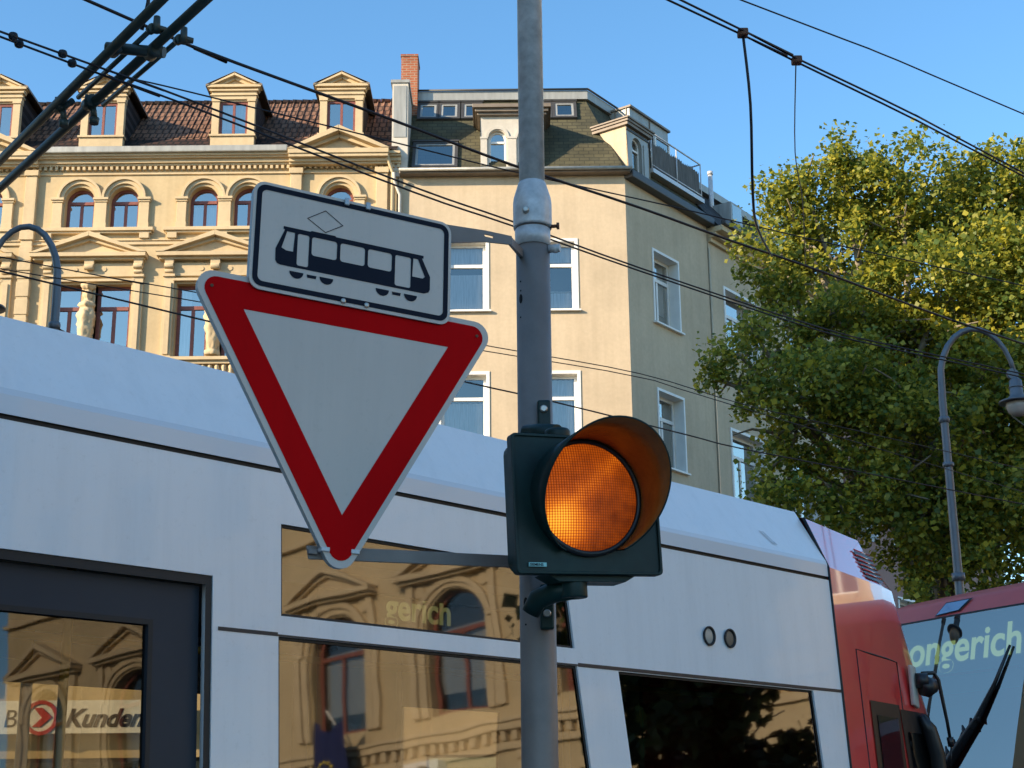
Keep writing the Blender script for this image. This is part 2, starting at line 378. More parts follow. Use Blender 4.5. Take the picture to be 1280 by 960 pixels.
# ------------------------------------------------------------------ window kit (facade-local: x along, y into the wall, z up)
def window(parent, x0, x1, z0, z1, y, frame, arched=False, transom=None, mull=None, th=.07, curtain=0, name='window', recess=.5, pane='pane'):
    """arched: z1 is the springing line"""
    mb = MB(); d = .07; mats = [frame, M['room'], M['curtain']]
    loop = arch(x0, x1, z0, z1) if arched else rect(x0, x1, z0, z1)
    inn = arch(x0 + th, x1 - th, z0 + th, z1) if arched else rect(x0 + th, x1 - th, z0 + th, z1 - th)
    mb.ringprism(loop, inn, y, y + d)
    top = z1 + (x1 - x0) / 2 if arched else z1
    if transom: mb.box(x0 + th, x1 - th, y - .015, y + d - .002, transom - th * .55, transom + th * .55)
    for mx in (mull or []): mb.box(mx - th * .5, mx + th * .5, y + .004, y + d - .004, z0 + th, (transom - th * .55) if transom else top - th)
    mb.reveal(loop, lambda a, b: (a, y + d + .001, b), lambda a, b: (a, y + recess, b), 1)
    mb.sheet(loop, [], lambda a, b: (a, y + recess, b), 1)
    w_ = x1 - x0
    if curtain == 1:
        mb.add([(x0 + th, y + .16, z0), (x0 + w_ * .45, y + .16, z0), (x0 + w_ * .4, y + .16, top - th), (x0 + th, y + .16, top - th)] if not arched else
               [(x0 + th, y + .16, z0), (x0 + w_ * .4, y + .16, z0), (x0 + w_ * .35, y + .16, z1), (x0 + th, y + .16, z1)], [(0, 1, 2, 3)], 2)
    if curtain == 2: mb.sheet(rect(x0 + th, x1 - th, z0 + .25 * (z1 - z0), z1), [], lambda a, b: (a, y + .16, b), 2)
    if curtain in (4, 5):   # roller blind in the top light, lace below (4) or a half curtain on a rod (5)
        zt_ = transom or z1
        mb.sheet(rect(x0 + th, x1 - th, zt_ + .02 + (.12 if curtain == 5 else 0), z1), [], lambda a, b: (a, y + .13, b), 2)
        mb.sheet(rect(x0 + th, x1 - th, z0 + th, z0 + (.62 if curtain == 5 else 1.2)), [], lambda a, b: (a, y + .15 + .02 * math.sin(a * 40), b), 2)
        if curtain == 5: mb.tube([(x0 + th, y + .13, z0 + .64), (x1 - th, y + .13, z0 + .64)], .015, 6, 0)
    if curtain in (3, 6):
        n = 24; zz = z0 + th; zt = ((transom or z1) - th) if curtain == 3 else z1 - th
        v = []
        for i in range(n + 1):
            xx = x0 + th + (w_ - 2 * th) * i / n; yy = y + .14 + .025 * math.sin(i * 1.9); v += [(xx, yy, zz), (xx, yy, zt)]
        mb.add(v, [(2*i, 2*i + 2, 2*i + 3, 2*i + 1) for i in range(n)], 2, True)
    o = mb.build(name, mats, parent)
    g = MB(); g.sheet(inn, [], lambda a, b: (a, y + d * .5, b)); g.build('pane', M[pane], o, recalc=False)
    return o
def body(mb, x0, x1, z1, depth, mi=0, z0=0):
    mb.add([(x0, .0, z0), (x0, depth, z0), (x0, depth, z1), (x0, .0, z1)], [(0, 1, 2, 3)], mi)
    mb.add([(x1, .0, z0), (x1, depth, z0), (x1, depth, z1), (x1, .0, z1)], [(0, 1, 2, 3)], mi)
    mb.add([(x0, depth, z0), (x1, depth, z0), (x1, depth, z1), (x0, depth, z1)], [(0, 1, 2, 3)], mi)
    mb.add([(x0, 0, z1), (x1, 0, z1), (x1, depth, z1), (x0, depth, z1)], [(0, 1, 2, 3)], mi)
def wall(outer, holes, reveal=.22, mb=None, mi=0):
    mb = mb or MB()
    mb.sheet(outer, holes, lambda a, b: (a, 0, b), mi)
    for h in holes: mb.reveal(h, lambda a, b: (a, 0, b), lambda a, b: (a, reveal + .001, b), mi)
    return mb
def pediment(mb, cx, hw, zb, rise, p=.3, t=.11, y0=0):
    """triangular pediment: bed cornice, recessed tympanum, two raking cornices"""
    mb.box(cx - hw, cx + hw, y0 - p, y0 + .02, zb - t, zb)
    mb.box(cx - hw + .06, cx + hw - .06, y0 - p * .65, y0 + .02, zb - t * 1.6, zb - t - .002)
    mb.prism([(cx - hw + .12, zb + .001), (cx + hw - .12, zb + .001), (cx, zb + rise - .04)], y0 - p * .3, y0 + .02)
    for sgn in (-1, 1):
        mb.prism([(cx + sgn * (hw + .03), zb + .002), (cx + sgn * (hw - .2), zb + .002), (cx + sgn * .003, zb + rise - t * .9), (cx + sgn * .003, zb + rise + t * .35)], y0 - p - .02, y0 + .02)
        mb.prism([(cx + sgn * (hw - .2), zb + .003), (cx + sgn * (hw - .42), zb + .003), (cx + sgn * .004, zb + rise - t * 1.8), (cx + sgn * .004, zb + rise - t * .9)], y0 - p * .62, y0 + .02)

# ------------------------------------------------------------------ yellow ornate corner neighbour (left)
LB = empty('yellow_apartment_building', (0, 42, 0), 'ornate sunlit yellow stucco building with arched windows, pediments and pedimented dormers', 'building')
XL, XR = -24.0, -3.36
pairs = [(-20.9, -19.58), (-12.82, -11.50), (-9.13, -7.81)]
singles = [-15.55, -5.1]
hw = .435; ZS = 19.45
holes = []; wins = []
arcs = [c for p in pairs for c in p] + singles
for c in arcs:
    holes.append(arch(c - hw, c + hw, 18.53, ZS)); wins.append(('a', c))
lows = [(-20.24, -21.3, -19.1, 0), (-12.36, -13.36, -11.13, 0), (-8.66, -9.8, -7.55, 1), (-15.55, -16.1, -15.0, 2), (-5.1, -5.65, -4.55, 2)]
for cx, a, b, k in lows:
    if k == 2: holes.append(rect(a, b, 14.55, 16.8))
    else:
        holes.append(rect(a, cx - .2, 14.55, 16.8)); holes.append(rect(cx + .2, b, 14.55, 16.8))
under = [(-20.8, -19.4), (-16.1, -15.0), (-13.3, -11.3), (-9.7, -7.7), (-5.65, -4.55)]
for a, b in under: holes.append(rect(a, b, 8.2, 11.2))
shops = [(-23, -19.2), (-18.4, -14.6), (-13.9, -10.1), (-9.4, -4.2)]
for a, b in shops: holes.append(rect(a, b, .6, 3.3))
mb = wall(rect(XL, XR, 0, 20.95), holes, .24)
body(mb, XL, XR, 20.95, 11)
mb.build('wall', M['yellow'], LB)
k = 0
for c in arcs:
    window(LB, c - hw, c + hw, 18.53, ZS, .24, M['redwood'], arched=True, transom=ZS, mull=[c], th=.085, curtain=(0, 0, 0, 0, 3, 0, 0, 0)[k % 8]); k += 1
k = 0
for cx, a, b, kk in lows:
    if kk == 2: window(LB, a, b, 14.55, 16.8, .24, M['redwood'], transom=16.12, mull=[cx], th=.09)
    else:
        for q0, q1 in ((a, cx - .2), (cx + .2, b)):
            window(LB, q0, q1, 14.55, 16.8, .24, M['redwood'], transom=16.12, mull=[(q0 + q1) / 2], th=.1, curtain=(0, 0, 0, 0, 1, 0)[k]); k += 1
for a, b in under: window(LB, a, b, 8.2, 11.2, .24, M['redwood'], transom=10.3, mull=[(a + b) / 2], th=.09)
for a, b in shops: window(LB, a, b, .6, 3.3, .24, M['darkframe'], mull=[(a + b) / 2], th=.1, name='shop_window')
# risalits (shallow projecting bays) and quoin strips
mb = MB()
for c in singles:
    for sgn in (-1, 1):
        xa = c + sgn * 1.28
        mb.box(xa - .17, xa + .17, -.14, .01, 5.0, 20.2)
        mb.box(xa - .21, xa + .21, -.19, .01, 18.16, 18.5); mb.box(xa - .21, xa + .21, -.19, .01, 20.2, 20.38)
        for zq in np.arange(14.2, 18.0, .55): mb.box(xa - .19, xa + .19, -.165, .01, zq, zq + .46)
        mb.box(xa - .2, xa + .2, -.2, .01, 17.2, 17.45)
mb.build('pilaster_strip', M['trim'], LB, bevel=.012)
# cornice with dentils, frieze, gutter
mb = MB()
def zc(z, p): return 1.6 + (z - 1.6) * (1 - p / 42)
for z0, z1, p in ((20.28, 20.34, .05), (20.57, 20.66, .13), (20.662, 20.82, .2), (20.822, 20.9, .3), (20.902, 20.99, .36)):
    mb.box(XL, XR + .1, -p, .012, zc(z0, p), zc(z1, p))
x = XL
while x < XR:
    if not any(abs(x - q) < .12 for q in (-14.4, -6.35)): mb.box(x, x + .085, -.11, .012, 20.395, 20.545)
    x += .165
for c in singles:
    for z0, z1, p in ((20.57, 20.66, .26), (20.662, 20.82, .33), (20.822, 20.93, .46)):
        mb.box(c - 1.48, c + 1.48, -p, .01, zc(z0, p), zc(z1, p))
mb.build('cornice', M['trim'], LB, bevel=.01)
for c in singles:
    mb = MB(); pediment(mb, c, 1.5, 20.86, .70, .5, .15); mb.build('gable_pediment', M['trim'], LB, bevel=.01)
mb = MB()
for a, b in ((XL, -17.05), (-14.03, -6.62)):
    mb.prism([(0, 0)] * 0 or [(a, zc(21.0, .42)), (b, zc(21.0, .42)), (b, zc(21.21, .42)), (a, zc(21.21, .42))], -.46, -.3)
mb.build('gutter', M['zinc'], LB, bevel=.03)
# string course, sill cornices with brackets
mb = MB(); mb.box(XL, XR, -.06, .01, 18.02, 18.13); mb.box(XL, XR, -.1, .01, 18.132, 18.17)
for a, b in ((-22.0, -18.5), (-13.95, -10.55), (-10.25, -6.75), (-16.4, -14.7), (-6.0, -4.2)):
    mb.box(a, b, -.2, .01, 18.42, 18.525); mb.box(a + .06, b - .06, -.14, .01, 18.36, 18.418)
    for xb in (a + .12, (a + b) / 2 - .14, b - .4):
        mb.box(xb, xb + .28, -.16, .01, 18.19, 18.358); mb.box(xb + .05, xb + .23, -.12, .01, 18.172, 18.188)
mb.build('sill_cornice', M['trim'], LB, bevel=.01)
# archivolts with pilasters
def archset(cs):
    mb = MB()
    for c in cs:
        n = 20
        for ra, rb, p in ((.47, .58, .07), (.582, .66, .13)):
            oo = [(c + rb * math.cos(math.pi * i / n), ZS + .05 + rb * math.sin(math.pi * i / n)) for i in range(n + 1)]
            ii = [(c + ra * math.cos(math.pi * i / n), ZS + .05 + ra * math.sin(math.pi * i / n)) for i in range(n + 1)]
            mb.ringprism(oo, ii, -p, .012, closed=False)
    edges = [(cs[0] - .79, cs[0] - .47), (cs[-1] + .47, cs[-1] + .79)]
    if len(cs) == 2: edges.append((cs[0] + .47, cs[1] - .47))
    for a, b in edges:
        mb.box(a + .02, b - .02, -.1, .012, 18.7, 19.36); mb.box(a, b, -.13, .012, 18.527, 18.698)
        mb.box(a - .01, b + .01, -.13, .012, 19.362, 19.42); mb.box(a - .035, b + .035, -.17, .012, 19.422, 19.495)
    return mb
for cs in pairs + [(c,) for c in singles]: archset(cs).build('window_arch_surround', M['trim'], LB, bevel=.006)
# pediments and frames of the lower windows
for cx, a, b, kk in lows:
    mb = MB(); hwp = 1.69 if kk < 2 else .95
    c = (a + b) / 2 if kk == 2 else cx - .02
    pediment(mb, c, hwp, 17.69, .62 if kk < 2 else .5, .34, .12)
    mb.box(a - .12, b + .12, -.07, .012, 17.02, 17.42); mb.box(a - .1, b + .1, -.11, .012, 16.86, 16.94)
    for sgn, e in ((-1, a), (1, b)):
        x0, x1 = (e - .36, e - .06) if sgn < 0 else (e + .06, e + .36)
        mb.box(x0, x1, -.1, .012, 14.5, 16.98); mb.box(x0 + .07, x1 - .07, -.14, .012, 14.6, 16.8); mb.box(x0 - .03, x1 + .03, -.16, .012, 16.982, 17.06)
        mb.lathe([(.09, -.13), (.09, .13)], ((x0 + x1) / 2, -.17, 17.3), 12, axis='x'); mb.box(x0 + .02, x1 - .02, -.2, .012, 17.33, 17.5); mb.lathe([(.06, -.12), (.06, .12)], ((x0 + x1) / 2, -.14, 17.14), 12, axis='x')
    if kk < 2:
        mb.box(cx - .14, cx + .14, -.2, .012, 17.33, 17.5); mb.lathe([(.09, -.13), (.09, .13)], (cx, -.17, 17.28), 12, axis='x')
        for q in (cx - .42, cx + .42): mb.lathe([(.075, -.01), (.075, .05)], (q, -.08, 17.24), 12, axis='y')
    mb.box(a - .5, b + .5, -.24, .012, 14.4, 14.5); mb.box(a - .42, b + .42, -.16, .012, 14.3, 14.398)
    x = a - .3
    while x < b + .25: mb.lathe([(.05, 0), (.085, .1), (.05, .26), (.07, .36), (.06, .42)], (x, -.06, 13.86), 10); x += .2
    mb.box(a - .42, b + .42, -.16, .012, 13.74, 13.855)
    mb.build('window_pediment', M['trim'], LB, bevel=.006)
def herm(cx, seed):
    rr = random.Random(seed); mb = MB()
    ph = [rr.uniform(0, 6) for _ in range(6)]
    def fn(p, k, h):
        a = 2 * math.pi * k / 28
        d = 1 + .07 * (1 if math.sin(17 * h) > .3 else 0) + .16 * math.sin(5 * a + ph[0] + 9 * h) * math.sin(11 * h + ph[1]) + .07 * math.sin(9 * a + ph[2]) * math.sin(23 * h + ph[3]) + .04 * math.sin(14 * a + 31 * h)
        return (cx + (p[0] - cx) * d, -.08 + (p[1] + .08) * d, p[2])
    prof = [(.20, 0), (.20, .14), (.13, .17), (.14, .25), (.17, .42), (.19, .62), (.215, .85), (.235, 1.05), (.245, 1.22), (.24, 1.36), (.20, 1.44), (.17, 1.48), (.215, 1.55), (.20, 1.64), (.10, 1.72), (.085, 1.77),
            (.115, 1.84), (.125, 1.92), (.10, 2.0), (.09, 2.03), (.16, 2.08), (.2, 2.14), (.21, 2.24)]
    pr = []
    for (r_a, h_a), (r_b, h_b) in zip(prof, prof[1:]):
        for t in (0, .33, .66): pr.append((r_a + (r_b - r_a) * t, h_a + (h_b - h_a) * t))
    mb.lathe(pr, (cx, -.08, 14.55), 28, fn=fn)
    mb.box(cx - .2, cx + .2, -.02, .24, 14.56, 16.79)
    mb.build('herm_figure', M['trim'], LB)
herm(-20.24, 9); herm(-12.36, 3); herm(-8.66, 5)
# roof: steep tile slope, dark bottom courses, ridge
mb = MB()
zr0, zr1 = 21.0, 24.1
def rz(y): return zr0 + (zr1 - zr0) * y / 3.0
mb.add([(XL, .75, rz(.75)), (XR, .75, rz(.75)), (XR, 3, zr1), (XL, 3, zr1)], [(0, 1, 2, 3)], 0)
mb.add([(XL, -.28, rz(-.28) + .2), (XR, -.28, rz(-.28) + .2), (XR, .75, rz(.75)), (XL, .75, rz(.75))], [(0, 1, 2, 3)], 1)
mb.add([(XL, 3, zr1), (XR, 3, zr1), (XR, 9, 22), (XL, 9, 22)], [(0, 1, 2, 3)], 0)
mb.add([(XL, 0, 20.9), (XL, 3, zr1), (XL, 9, 22), (XL, 9, 20.9)], [(0, 1, 2, 3)], 0)
x = XL
while x < XR: mb.lathe([(.11, 0), (.09, .3)], (x, 3, zr1), 8, 0, axis='x'); x += .32
# raised tile rolls
x = XL
while x < XR - .1:
    mb.tube([(x, .76, rz(.76) + .004), (x, 2.98, zr1 + .004)], .028, 5, 0, False); x += .21
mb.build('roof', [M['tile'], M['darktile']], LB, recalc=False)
def dormer(c):
    y0 = .12
    mb = MB(); zb, ze, zt = 21.1, 22.82, 23.22
    mb.box(c - .66, c + .66, y0 - .12, y0 + .1, zb, 21.5)                       # plinth
    mb.box(c - .70, c + .70, y0 - .17, y0 + .1, 21.502, 21.565)
    for sgn in (-1, 1):
        x0, x1 = sorted((c + sgn * .65, c + sgn * .43))
        mb.box(x0, x1, y0 - .1, y0 + .1, 21.567, 22.66); mb.box(x0 - .02, x1 + .02, y0 - .13, y0 + .1, 22.662, 22.74)
    mb.box(c - .68, c + .68, y0 - .1, y0 + .1, 22.742, 23.0); mb.box(c - .72, c + .72, y0 - .14, y0 + .1, 22.86, 22.9)
    mb.box(c - .43, c + .43, y0 - .04, y0 + .1, 22.69, 22.741)
    pediment(mb, c, .82, 23.2, .38, .28, .09, y0 + .08)
    mb.box(c - .74, c + .74, y0 - .16, y0 + .1, 23.001, 23.055)
    d = mb.build('dormer', [M['trim']], LB, bevel=.006)
    for sgn in (-1, 1):
        ck = MB(); xs = c + sgn * .64; ye = lambda z: (z - zr0) / (zr1 - zr0) * 3.0
        ck.add([(xs, y0 + .1, 21.1), (xs, y0 + .1, 23.1), (xs, ye(23.1) + .1, 23.1)], [(0, 1, 2)])
        ck.build('dormer_cheek', M['slate'], d, recalc=False)
    rf = MB(); yb = (23.6 - zr0) / (zr1 - zr0) * 3.0
    for sgn in (-1, 1):
        rf.add([(c, y0 - .22, 23.62), (c + sgn * .86, y0 - .22, 23.2), (c + sgn * .86, yb - .35, 23.2), (c, yb + .1, 23.62),
                (c, y0 - .22, 23.58), (c + sgn * .86, y0 - .22, 23.13), (c + sgn * .86, yb - .35, 23.13)], [(0, 1, 2, 3), (1, 5, 6, 2), (0, 4, 5, 1), (4, 5, 6, 3)])
    rf.build('dormer_roof', M['brownzinc'], d, recalc=False)
    window(d, c - .43, c + .43, 21.566, 22.69, y0 + .0, M['redwood'], mull=[c], th=.075, name='dormer_window', curtain=(2 if c < -8 and c > -9 else 0), recess=.6)
for c in (-15.5, -12.33, -8.37, -5.1, -20.2): dormer(c)
mb = MB(); mb.tube([(-3.7, -.42, 20.85), (-3.62, -.3, 20.55), (-3.5, -.12, 20.2), (-3.5, -.12, 3)], .055, 8); mb.build('downpipe', M['trim'], LB)

# ------------------------------------------------------------------ cream corner building: front part
CB = empty('cream_corner_building', (0, 42, 0), 'plain cream corner building with olive shingled mansard roof, skylights and red chimney', 'building')
CX = 3.43; SA = 36.4; sd = Vector((math.sin(R(SA)), math.cos(R(SA)))); sn = Vector((math.cos(R(SA)), -math.sin(R(SA))))
SR = R(90 - SA)
def sp(x, y, z): # side-facade local -> building local
    return (CX + x * math.cos(SR) - y * math.sin(SR), x * math.sin(SR) + y * math.cos(SR), z)
fw = [(-2.04, -.74), (.58, 1.88)]
holes = [rect(a, b, z, z + 2.1) for a, b in fw for z in (15.9, 11.83, 7.75)] + [rect(-2.4, 2.4, .6, 3.3)]
mb = wall(rect(-3.33, CX, 0, 20.12), holes, .2)
SL = 4.9
swin = [(1.48, 2.92)]
sholes = [rect(a, b, z, z + 2.25) for a, b in swin for z in (15.9, 11.5, 7.3)]
m2 = MB(); m2.sheet(rect(0, SL, 0, 20.0), sholes, lambda a, b: sp(a, 0, b))
for h in sholes: m2.reveal(h, lambda a, b: sp(a, 0, b), lambda a, b: sp(a, .331, b))
off = len(mb.v); mb.v += m2.v; mb.f += [tuple(i + off for i in q) for q in m2.f]; mb.m += m2.m; mb.s += m2.s
b1, b2 = sp(SL, 0, 0), sp(SL, 8, 0)
pts = [(-3.33, 0), (-3.33, 9), (b2[0], b2[1]), (b1[0], b1[1])]
for (xa, ya), (xb, yb) in zip(pts, pts[1:]): mb.add([(xa, ya, 0), (xb, yb, 0), (xb, yb, 20), (xa, ya, 20)], [(0, 1, 2, 3)])
mb.add([(-3.33, 0, 20.12), (CX, 0, 20.12), sp(SL, 0, 20.05), (b2[0], b2[1], 20.05), (-3.33, 9, 20.12)], [(0, 1, 2, 3, 4)])
mb.build('wall', M['cream'], CB)
k = 0
for a, b in fw:
    for z in (15.9, 11.83, 7.75):
        window(CB, a, b, z, z + 2.1, .2, M['white'], transom=z + 1.42, th=.09, curtain=(4, 3, 3, 5, 6, 3)[k], pane='pane3'); k += 1
window(CB, -2.4, 2.4, .6, 3.3, .2, M['darkframe'], mull=[0], name='shop_window')
for a, b in fw:
    for z in (15.9, 11.83, 7.75):
        mb = MB(); mb.ringprism(rect(a - .1, b + .1, z - .02, z + 2.2), rect(a + .002, b - .002, z + .004, z + 2.098), -.025, .2)
        mb.box(a - .16, b + .16, -.1, .19, z - .07, z - .0195)
        mb.build('window_trim', M['white'], CB, bevel=.004)
# things of the side facade live in a turned empty-free frame: build in local coords through a matrix
def side(o, parent):
    o.parent = parent; o.location = (CX, 0, 0); o.rotation_euler = (0, 0, SR); return o
for a, b in swin:
    for z in (15.9, 11.5, 7.3):
        o = window(CB, a, b, z, z + 2.25, .33, M['white'], transom=z + 1.55, th=.1, mull=[(a + b) / 2], curtain=2 if z > 15 else 0); side(o, CB)
for a, b in swin:
    for z in (15.9, 11.5, 7.3):
        mb = MB(); mb.ringprism(rect(a - .07, b + .07, z - .02, z + 2.33), rect(a + .002, b - .002, z + .004, z + 2.248), -.03, .325)
        mb.box(a - .12, b + .12, -.12, .32, z - .075, z - .0195)
        side(mb.build('window_trim', M['white'], CB, bevel=.004), CB)
# eaves gutter, both sides
mb = MB()
mb.prism([(-3.3, 20.10), (CX + .16, 20.10), (CX + .16, 20.29), (-3.3, 20.29)], -.3, .02)
mb.build('gutter', M['brownzinc'], CB, bevel=.03)
mb = MB(); mb.prism([(-.02, 19.99), (SL + .05, 19.99), (SL + .05, 20.24), (-.02, 20.24)], -.3, .02)
side(mb.build('gutter', M['darkframe'], CB, bevel=.03), CB)
mb = MB(); mb.tube([(-3.3, -.36, 20.2), (CX + .2, -.36, 20.2)], .055, 8); mb.build('gutter_rim', M['zinc'], CB)
# mansard: inset s=2 rises to z 23.57
ZM0, ZM1, SI = 20.3, 23.57, 2.0
def mz(t): return ZM0 + (ZM1 - ZM0) * t / SI
def cor(s): return (CX - .505 * s, s)       # hip line in plan
mb = MB(); c0, c1 = cor(0), cor(SI)
LS = 4.9
e0, e1 = sp(LS, 0, 0), sp(LS, SI, 0)
mb.add([(-3.05, 0, ZM0), (c0[0], 0, ZM0), (c1[0], SI, ZM1), (-3.05, SI, ZM1)], [(0, 1, 2, 3)])
mb.add([(c0[0], 0, ZM0), (e0[0], e0[1], ZM0), (e1[0], e1[1], ZM1), (c1[0], c1[1], ZM1)], [(0, 1, 2, 3)])
mb.build('mansard_roof', M['shingle'], CB, recalc=False)
mb = MB(); ov = .12
q0 = cor(SI - ov); q1 = sp(LS, SI - ov, 0); q2 = sp(LS, 8, 0)
pl = [(-3.05, SI - ov), q0, (q1[0], q1[1]), (q2[0], q2[1]), (-3.05, 8.5)]
n = len(pl); v = [(x, y, ZM1 + .003) for x, y in pl] + [(x, y, ZM1 + .30) for x, y in pl]
mb.add(v, [tuple(range(n)), tuple(range(n, 2*n))] + [(i, (i + 1) % n, n + (i + 1) % n, n + i) for i in range(n)])
mb.build('flat_roof', M['zinc'], CB)
mb = MB()
pl2 = [(-3.05, SI - ov - .04), cor(SI - ov - .04), sp(LS, SI - ov - .04, 0)[:2]]
for (xa, ya), (xb, yb) in zip(pl2, pl2[1:]): mb.tube([(xa, ya, ZM1 + .325), (xb, yb, ZM1 + .325)], .035, 6)
mb.build('roof_edge', M['darkframe'], CB)
def mp(xp, zp):   # a point seen at (xp, zp) on the facade plane, carried back on to the mansard slope
    t = (42 * (zp - 1.6) - 42 * (ZM0 - 1.6)) / (42 * (ZM1 - ZM0) / SI - (zp - 1.6))
    return xp * (42 + t) / 42, t
def skylight(xa, xb, za, zb, frame, name='skylight'):
    x0, t0 = mp(xa, zb); x1, t1 = mp(xb, za); sl = math.atan2(ZM1 - ZM0, SI)
    L = math.hypot(t1 - t0, mz(t1) - mz(t0)); mb = MB()
    fr = .07
    mb.ringprism(rect(-.09, x1 - x0 + .09, -.09, L + .09), rect(.0, x1 - x0, .0, L), -.09, .02)
    mb.box(-.12, x1 - x0 + .12, -.12, .0, L + .092, L + .16)
    mb.ringprism(rect(.003, x1 - x0 - .003, .003, L - .003), rect(fr, x1 - x0 - fr, fr, L - fr), -.075, .015, 1)
    mb.sheet(rect(.001, x1 - x0 - .001, .001, L - .001), [], lambda a, b: (a, .012, b), 2)
    o = mb.build(name, [M['darkframe'], frame, M['room']], CB)
    o.location = (x0, t0, mz(t0)); o.rotation_euler = (-(math.pi / 2 - sl), 0, 0)
    g = MB(); g.sheet(rect(fr, x1 - x0 - fr, fr, L - fr), [], lambda a, b: (a, -.05, b)); g.build('pane', M['pane'], o, recalc=False)
for a, b in ((-2.71, -2.2), (-2.08, -1.57), (-1.38, -.9), (.72, 1.2), (1.39, 1.94)): skylight(a, b, 22.42, 22.0, M['zinc'])
skylight(-2.85, -1.64, 21.12, 20.42, M['zinc'])
# central dormer with twin arched lights
mb = MB(); dx0, dx1 = -.88, 1.02; yf = .1
dh = [arch(-.63, -.11, 20.46, 21.4), arch(.25, .77, 20.46, 21.4)]
mb.sheet(rect(dx0, dx1, 20.3, 22.12), dh, lambda a, b: (a, yf, b))
for h in dh: mb.reveal(h, lambda a, b: (a, yf, b), lambda a, b: (a, yf + .121, b))
for xs in (dx0, dx1):
    mb.add([(xs, yf, 20.3), (xs, yf, 22.35), (xs, SI * (22.35 - ZM0) / (ZM1 - ZM0) + .05, 22.35), (xs, .05, 20.3)], [(0, 1, 2, 3)], 0)
for c in dh:
    cx = (c[0][0] + c[1][0]) / 2; n = 14
    mb.ringprism([(cx + .36 * math.cos(math.pi * i / n), 21.42 + .36 * math.sin(math.pi * i / n)) for i in range(n + 1)], [(cx + .27 * math.cos(math.pi * i / n), 21.42 + .27 * math.sin(math.pi * i / n)) for i in range(n + 1)], yf - .04, yf + .01, 0, False)
for a, b in ((dx0, -.68), (-.06, .2), (.82, dx1)):
    mb.box(a + .002, b, yf - .05, yf + .012, 20.5, 21.36); mb.box(a - .01, b + .02, yf - .07, yf + .012, 21.362, 21.43)
mb.box(dx0 - .04, dx1 + .04, yf - .1, yf + .02, 20.3, 20.42)
do = mb.build('dormer', M['palewall'], CB, bevel=.004)
mb = MB(); mb.box(dx0 - .1, dx1 + .1, yf - .12, 1.6, 22.122, 22.2); mb.box(dx0 - .16, dx1 + .16, yf - .2, 1.65, 22.202, 22.3); mb.box(dx0 - .24, dx1 + .24, yf - .28, 1.7, 22.302, 22.42)
mb.build('dormer_cornice', M['brownzinc'], do, bevel=.01)
for a, b in ((-.63, -.11), (.25, .77)): window(do, a, b, 20.46, 21.4, yf + .12, M['white'], arched=True, transom=21.3, th=.06, name='dormer_window')
# side dormer
mb = MB(); sx0, sx1 = .34, 1.62; ys = .12
dh = [arch(.68, 1.24, 20.5, 21.42)]
mb.sheet(rect(sx0, sx1, 20.1, 22.1), dh, lambda a, b: (a, ys, b), 0)
for h in dh: mb.reveal(h, lambda a, b: (a, ys, b), lambda a, b: (a, ys + .121, b), 0)
ye = SI * (22.1 - ZM0) / (ZM1 - ZM0) + .1
for xs in (sx0, sx1): mb.add([(xs, ys, 20.1), (xs, ys, 22.1), (xs, ye, 22.1), (xs, .05, 20.25)], [(0, 1, 2, 3)], 1)
mb.box(sx0, sx1, ys - .03, ys + .01, 21.78, 21.86, 2); mb.box(sx0 + .03, .6, ys - .03, ys + .01, 20.3, 21.6, 0); mb.box(1.33, sx1 - .03, ys - .03, ys + .01, 20.3, 21.6, 0)
do = side(mb.build('dormer', [M['zinc'], M['cream'], M['darkframe']], CB, bevel=.004), CB)
mb = MB(); mb.box(sx0 - .08, sx1 + .08, ys - .12, ye + .1, 22.102, 22.2); mb.box(sx0 - .12, sx1 + .1, ys - .16, ye + .1, 22.202, 22.28); mb.box(sx0 - .16, sx1 + .14, ys - .2, ye + .12, 22.282, 22.34)
dcz = mb.build('dormer_cornice', M['brownzinc'], do, bevel=.01); dcz.location.z = -.2
window(do, .68, 1.24, 20.5, 21.42, ys + .12, M['white'], arched=True, transom=21.3, th=.06, name='dormer_window')
# penthouse and balcony above the side street
mb = MB(); mb.box(2.35, 4.75, 1.2, 4.5, 22.3, 23.62); mb.box(2.3, 4.8, 1.12, 4.55, 23.622, 23.69, 1); mb.box(3.55, 3.58, 1.17, 1.22, 23.0, 23.62, 1)
for q in np.arange(1.3, 4.3, .42): mb.box(2.32, 2.352, q, q + .03, 22.4, 23.62, 1)
ph = side(mb.build('penthouse', [M['zinc'], M['brownzinc']], CB), CB)
window(ph, 2.5, 3.45, 22.4, 23.1, 1.05, M['white'], th=.07, name='penthouse_window', recess=.1)
window(ph, 3.65, 4.6, 22.4, 23.1, 1.05, M['white'], th=.07, name='penthouse_window', recess=.1)
mb = MB()
for x0 in (1.95, 3.5, 5.05): mb.tube([(x0, .2, 21.0), (x0, .2, 22.3)], .025, 6)
mb.tube([(1.95, 1.3, 22.3), (1.95, .2, 22.3), (5.05, .2, 22.3), (5.05, 1.3, 22.3)], .028, 6)
mb.tube([(1.95, .2, 21.2), (5.05, .2, 21.2)], .022, 6); mb.tube([(5.05, 1.2, 20.9), (5.05, 1.2, 22.3)], .025, 6)
mb.box(1.9, 5.1, .12, 1.5, 20.92, 21.06)
bl = side(mb.build('balcony', [M['galv']], CB), CB)
mb = MB(); v = []; N_ = 66
for i in range(N_ + 1):
    xx = 1.99 + (5.0 - 1.99) * i / N_; yy = .235 + .02 * (i % 2); hz = 22.02 + .05 * math.sin(i * 2.3) - .03 * math.sin(i * .31) ; v += [(xx, yy, 21.1 + .04 * math.sin(i * 1.7)), (xx, yy, hz)]
mb.add(v, [(2*i, 2*i + 2, 2*i + 3, 2*i + 1) for i in range(N_)])
v = []
